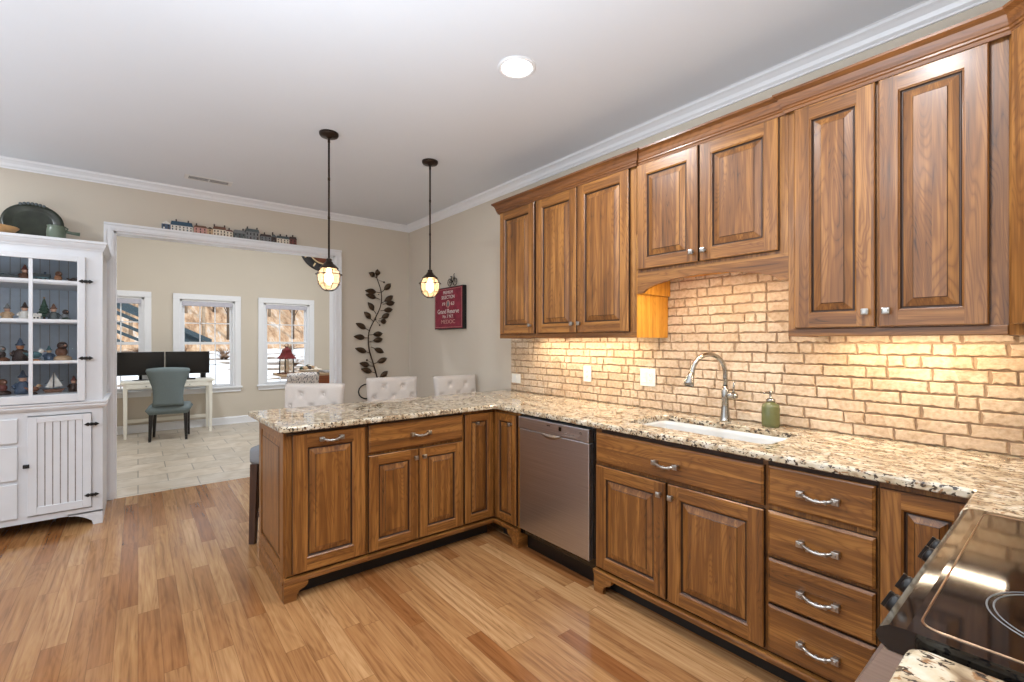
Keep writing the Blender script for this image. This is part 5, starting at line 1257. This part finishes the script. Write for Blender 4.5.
for sx in (-1, 1):
    for sy in (-1, 1):
        x, y = sx*.19, sy*.17; kx, ky = sx*.01, sy*.05 if sy > 0 else 0; m = MB()
        m.add([(x+kx-.014, y+ky-.014, 0), (x+kx+.014, y+ky-.014, 0), (x+kx+.014, y+ky+.014, 0), (x+kx-.014, y+ky+.014, 0), (x-.024, y-.024, .38), (x+.024, y-.024, .38), (x+.024, y+.024, .38), (x-.024, y+.024, .38)], [(0, 1, 2, 3), (4, 5, 6, 7), (0, 1, 5, 4), (1, 2, 6, 5), (2, 3, 7, 6), (3, 0, 4, 7)], 'leg_black'); m.build('leg', CH)
# dining set corner in the far room: table with wooden chest, lantern, bowl ; patterned chair
TB = thing('side_table', 'small dark table with a wooden chest drawer under the far right window', 'table', (1.66, 6.75, 0))
m = MB(); m.box((-.22, -.28, .885), (.52, .26, .915), 'c_tan', .004); m.build('top', TB)
m = MB(); m.box((.02, -.26, .70), (.40, .24, .884), 'wood_chest', .004); m.build('drawer_box', TB)
for x in (.03, .37):
    for y in (-.24, .20):
        m = MB(); m.box((x-.02, y, 0), (x+.02, y+.04, .70), 'wood_dark', .003); m.build('leg', TB)
LN = thing('lantern', 'red metal lantern with glass sides on the far room table', 'lantern', (1.535, 6.66, .9155), math.radians(20))
lx = 0
m = MB(); m.box((-.085, -.085, 0), (.085, .085, .018), 'c_brown', .003); m.build('base', LN)
for sx in (-1, 1):
    for sy in (-1, 1):
        m = MB(); m.tube([(sx*.062, sy*.062, .018), (sx*.058, sy*.058, .22)], .007, 'iron_black', 6); m.build('post', LN)
m = MB(); m.lathe([(.120, .20), (.116, .212), (.085, .245), (.066, .28), (.060, .315), (.035, .335), (.020, .345), (.018, .36), (.004, .365)], 'red_metal', seg=4, smooth=False); m.xform(Matrix.Rotation(PI/4, 4, 'Z')); m.build('roof', LN)
m = MB(); m.tube([(.026*math.cos(a*PI/8), 0, .380+.022*math.sin(a*PI/8)) for a in range(16)], .003, 'iron_black', 6, closed=True); m.build('ring', LN)
m = MB(); m.lathe([(.03, .018), (.03, .13), (.004, .132)], 'c_cream', seg=14); m.build('candle', LN)
m = MB(); m.box((-.055, -.060, .02), (.055, -.058, .215), 'lamp_glass'); m.box((-.055, .058, .02), (.055, .060, .215), 'lamp_glass'); m.build('pane', LN)
BL = thing('shell_bowl', 'shallow white bowl heaped with pale shells on the far room table', 'bowl', (1.80, 6.60, .9155))
m = MB(); m.lathe([(.06, 0), (.065, .01), (.12, .03), (.165, .055), (.160, .058), (.11, .038), (.003, .02)], 'c_cream', seg=28); m.build('dish', BL)
m = MB(); rr = random.Random(3)
for k in range(22):
    a = rr.uniform(0, 2*PI); r = rr.uniform(0, .11); m.ball((r*math.cos(a), r*math.sin(a), .05+.055*(1-r/.12)), rr.uniform(.018, .032), rr.choice(['c_tan', 'c_cream', 'c_cream', 'c_green', 'c_darkbrown']), 8, (1.2, .9, .8))
fl_ = m.build('shell_heap', BL); fl_['kind'] = 'stuff'
TR = thing('serving_tray', 'pale patterned tray lying at the right end of the far room table', 'tray', (2.075, 6.66, .9155))
m = MB(); m.box((-.09, -.16, 0), (.09, .16, .012), 'patterned_fabric', .003); m.build('base', TR)
m = MB(); m.tube([(-.09, -.16, .018), (.09, -.16, .018), (.09, .16, .018), (-.09, .16, .018)], .006, 'c_gray', 6, closed=True); m.build('rim', TR)
for k, (x, y, rz, lb) in enumerate(((1.455, 6.12, 196, 'patterned pale dining chair left of the chest, behind the first stool'), (2.40, 6.60, -100, 'patterned pale dining chair behind the opening edge, right of the chest'))):
    if k == 0:
        t = thing('dining_chair', lb, 'chair', (x, y, 0), math.radians(rz), 'patterned dining chairs in the far room'); dc = t
        m = MB(); pad(m, .40, .54, .07, 12, 12, [], 'patterned_fabric', .05, -.03); m.xform(Matrix.Translation((0, .2, .44)) @ Matrix.Rotation(math.radians(-6), 4, 'X')); m.build('backrest', t, weld=True)
        m = MB(); pad(m, .48, .44, .10, 12, 12, [], 'patterned_fabric'); m.xform(Matrix.Translation((0, -.22, .43)) @ Matrix.Rotation(-PI/2, 4, 'X')); m.build('seat', t, weld=True)
        for sx in (-1, 1):
            for sy in (-1, 1):
                m = MB(); m.box((sx*.18-.018, sy*.17-.018, 0), (sx*.18+.018, sy*.17+.018, .40), 'wood_dark', .003); m.build('leg', t)
    else: dup(dc, (x, y, 0), math.radians(rz), lb)
# clock
CK = thing('wall_clock', 'big round black clock with cream numerals, half hidden by the opening header', 'clock', (2.66, FARY-.002, 3.05))
m = MB(); m.lathe([(.44, 0), (.44, .020), (.425, .028), (.30, .026), (.30, .02), (.001, .02)], 'clock_black', seg=48); m.xform(Matrix.Rotation(PI/2, 4, 'X')); m.build('dial', CK)
m = MB(); m.lathe([(.29, .020), (.29, .024), (.001, .024)], 'clock_face', seg=48); m.xform(Matrix.Rotation(PI/2, 4, 'X')); m.build('face', CK)
m = MB(); m.tube([(.295*math.cos(a*PI/24), -.028, .295*math.sin(a*PI/24)) for a in range(48)], .012, 'clock_cream', 8, closed=True); m.build('ring', CK)
m = MB()
for k in range(12):
    s = len(m.v); m.box((-.012, -.031, .335), (.012, -.027, .405), 'clock_cream'); 
    if k % 3 == 0: m.box((.02, -.031, .335), (.03, -.027, .405), 'clock_cream')
    m.xform(Matrix.Rotation(k*PI/6, 4, 'Y'), s)
m.build('numerals', CK)
for L_, a, w_ in ((.20, -.6, .010), (.27, 1.1, .007)):
    m = MB(); m.box((-w_, -.036, 0), (w_, -.032, L_), 'iron_black'); m.xform(Matrix.Rotation(a, 4, 'Y')); m.build('hand', CK)
# ------------------------------------------------------------------ outdoors
m = MB(); nx, ny = 40, 30
def gz(x, y):
    base = -.75+max(0, min(1, (y-13)/19))*1.55
    if y > 32: base += (y-32)*.46
    return base+.10*math.sin(x*.5+y*.3)+.08*math.sin(y*.8)
def grid(name, x0, x1, y0, y1, nx, ny, mat):
    m = MB(); vs = [(x0+(x1-x0)*i/nx, y0+(y1-y0)*j/ny, gz(x0+(x1-x0)*i/nx, y0+(y1-y0)*j/ny)) for j in range(ny+1) for i in range(nx+1)]
    m.add(vs, [(j*(nx+1)+i, j*(nx+1)+i+1, (j+1)*(nx+1)+i+1, (j+1)*(nx+1)+i) for j in range(ny) for i in range(nx)], mat, True)
    return struct(m.build(name))
grid('ground_snow', -40, 50, -20, 32, 60, 60, 'snow_ground')
grid('ground_hill', -60, 80, 32, 75, 60, 40, 'wooded_hill')
def tree_mesh(seed, h, mat):
    r = random.Random(seed); m = MB(); lean = (r.uniform(-.3, .3), r.uniform(-.2, .2))
    pts = [(lean[0]*(t/6)**2, lean[1]*(t/6)**2, h*t/6-.3) for t in range(7)]; m.tube(pts, [.10*(1-t/7.5) for t in range(7)], mat, 7)
    for k in range(16):
        t = r.uniform(.12, .95); z = h*t; a = r.uniform(0, 2*PI); L = h*.065*(1.3-t); x, y = lean[0]*t*t, lean[1]*t*t
        p1 = (x+math.cos(a)*L*.5, y+math.sin(a)*L*.5, z+L*.45); p2 = (x+math.cos(a)*L, y+math.sin(a)*L, z+L*1.1)
        m.tube([(x, y, z-.3), p1, p2], [.035, .022, .008], mat, 5)
        for q in range(2): b = a+r.uniform(-1, 1); m.tube([p1, (p1[0]+math.cos(b)*L*.5, p1[1]+math.sin(b)*L*.5, p1[2]+L*.5)], [.016, .005], mat, 4)
    return m
protos = []
rr = random.Random(21)
pos = []
for jy in range(8):
    y = 33.5+3.6*jy; x = -.10*y
    while x < .36*y:
        pos.append((x+rr.uniform(-.3, .3), y+rr.uniform(-.6, .6))); x += 1.6
rr.shuffle(pos)
LBT = ('pale-barked bare tree on the wooded hillside beyond the snow', 'dark-barked bare tree on the wooded hillside beyond the snow')
for k, (x, y) in enumerate(pos):
    kind = k % 4
    if k < 4:
        o = tree_mesh(k+3, 11+k, 'bark' if kind < 2 else 'bark_dark').build('bare_tree'); protos.append(o)
        tag(o, LBT[0 if kind < 2 else 1], 'tree', 'pale bare trees on the hillside' if kind < 2 else 'dark bare trees on the hillside')
    else: o = protos[kind].copy(); COL.objects.link(o)
    o.location = (x, y, gz(x, y)); o.rotation_euler = (0, 0, rr.uniform(0, 6.28))
for k in range(14):      # brown low shrubs along the foot of the hill
    y = rr.uniform(24, 31.5); x = y*rr.uniform(-.05, .33)
    if k == 0:
        m = MB(); r2 = random.Random(8)
        for q in range(60):
            a = r2.uniform(0, 2*PI); t = r2.uniform(.2, 1); m.tube([(0, 0, -.1), (math.cos(a)*t*.4, math.sin(a)*t*.4, .5), (math.cos(a)*t, math.sin(a)*t, .75+.4*(1-t))], [.02, .012, .004], 'rust_leaf', 4)
        sb = m.build('bare_shrub'); tag(sb, 'low rust-brown leafless shrub at the foot of the hillside', 'shrub', 'rust-brown shrubs at the foot of the hill'); o = sb
    else: o = sb.copy(); COL.objects.link(o)
    o.location = (x, y, gz(x, y)); o.rotation_euler = (0, 0, rr.uniform(0, 6.28)); s = rr.uniform(.4, .7); o.scale = (s*1.3, s, s*.7)
# dark slatted pergola outside the first two windows
PG = thing('pergola', 'dark blue-grey slatted pergola roof outside the left windows', 'pergola', (-.9, 12.0, -.8))
for x, y in ((0, 0), (0, 1.8)):
    m = MB(); m.box((x-.06, y-.06, 0), (x+.06, y+.06, 3.16), 'pergola_blue', .01); m.build('post', PG)
def zr(x): return 3.165-.50*x
for y in (0, 1.8):
    m = MB(); m.prism([(-1.2, zr(-1.2)), (2.15, zr(2.15)), (2.15, zr(2.15)+.10), (-1.2, zr(-1.2)+.12)], 'y', y-.04, y+.04, 'pergola_blue'); m.build('beam', PG)
for k in range(5):
    x1 = 2.1-.36*k; m = MB(); z = -.19*k
    m.prism([(-1.2, zr(-1.2)+z), (x1, zr(x1)+z), (x1, zr(x1)+z+.07), (-1.2, zr(-1.2)+z+.09)], 'y', .10+.3*k, .14+.3*k, 'pergola_blue'); m.build('slat', PG)
m = MB(); m.prism([(1.35, zr(1.35)), (1.35, 2.10), (2.10, 2.10)], 'y', .06, .10, 'pergola_blue'); m.build('gable_panel', PG)
# unseen roof slab added above the ceilings as a sun block
sbox('roof_sun_block', (LX-.4, FY-.4, 3.75), (FXR+.4, FARY+.35, 3.85), 'paint_ceiling')
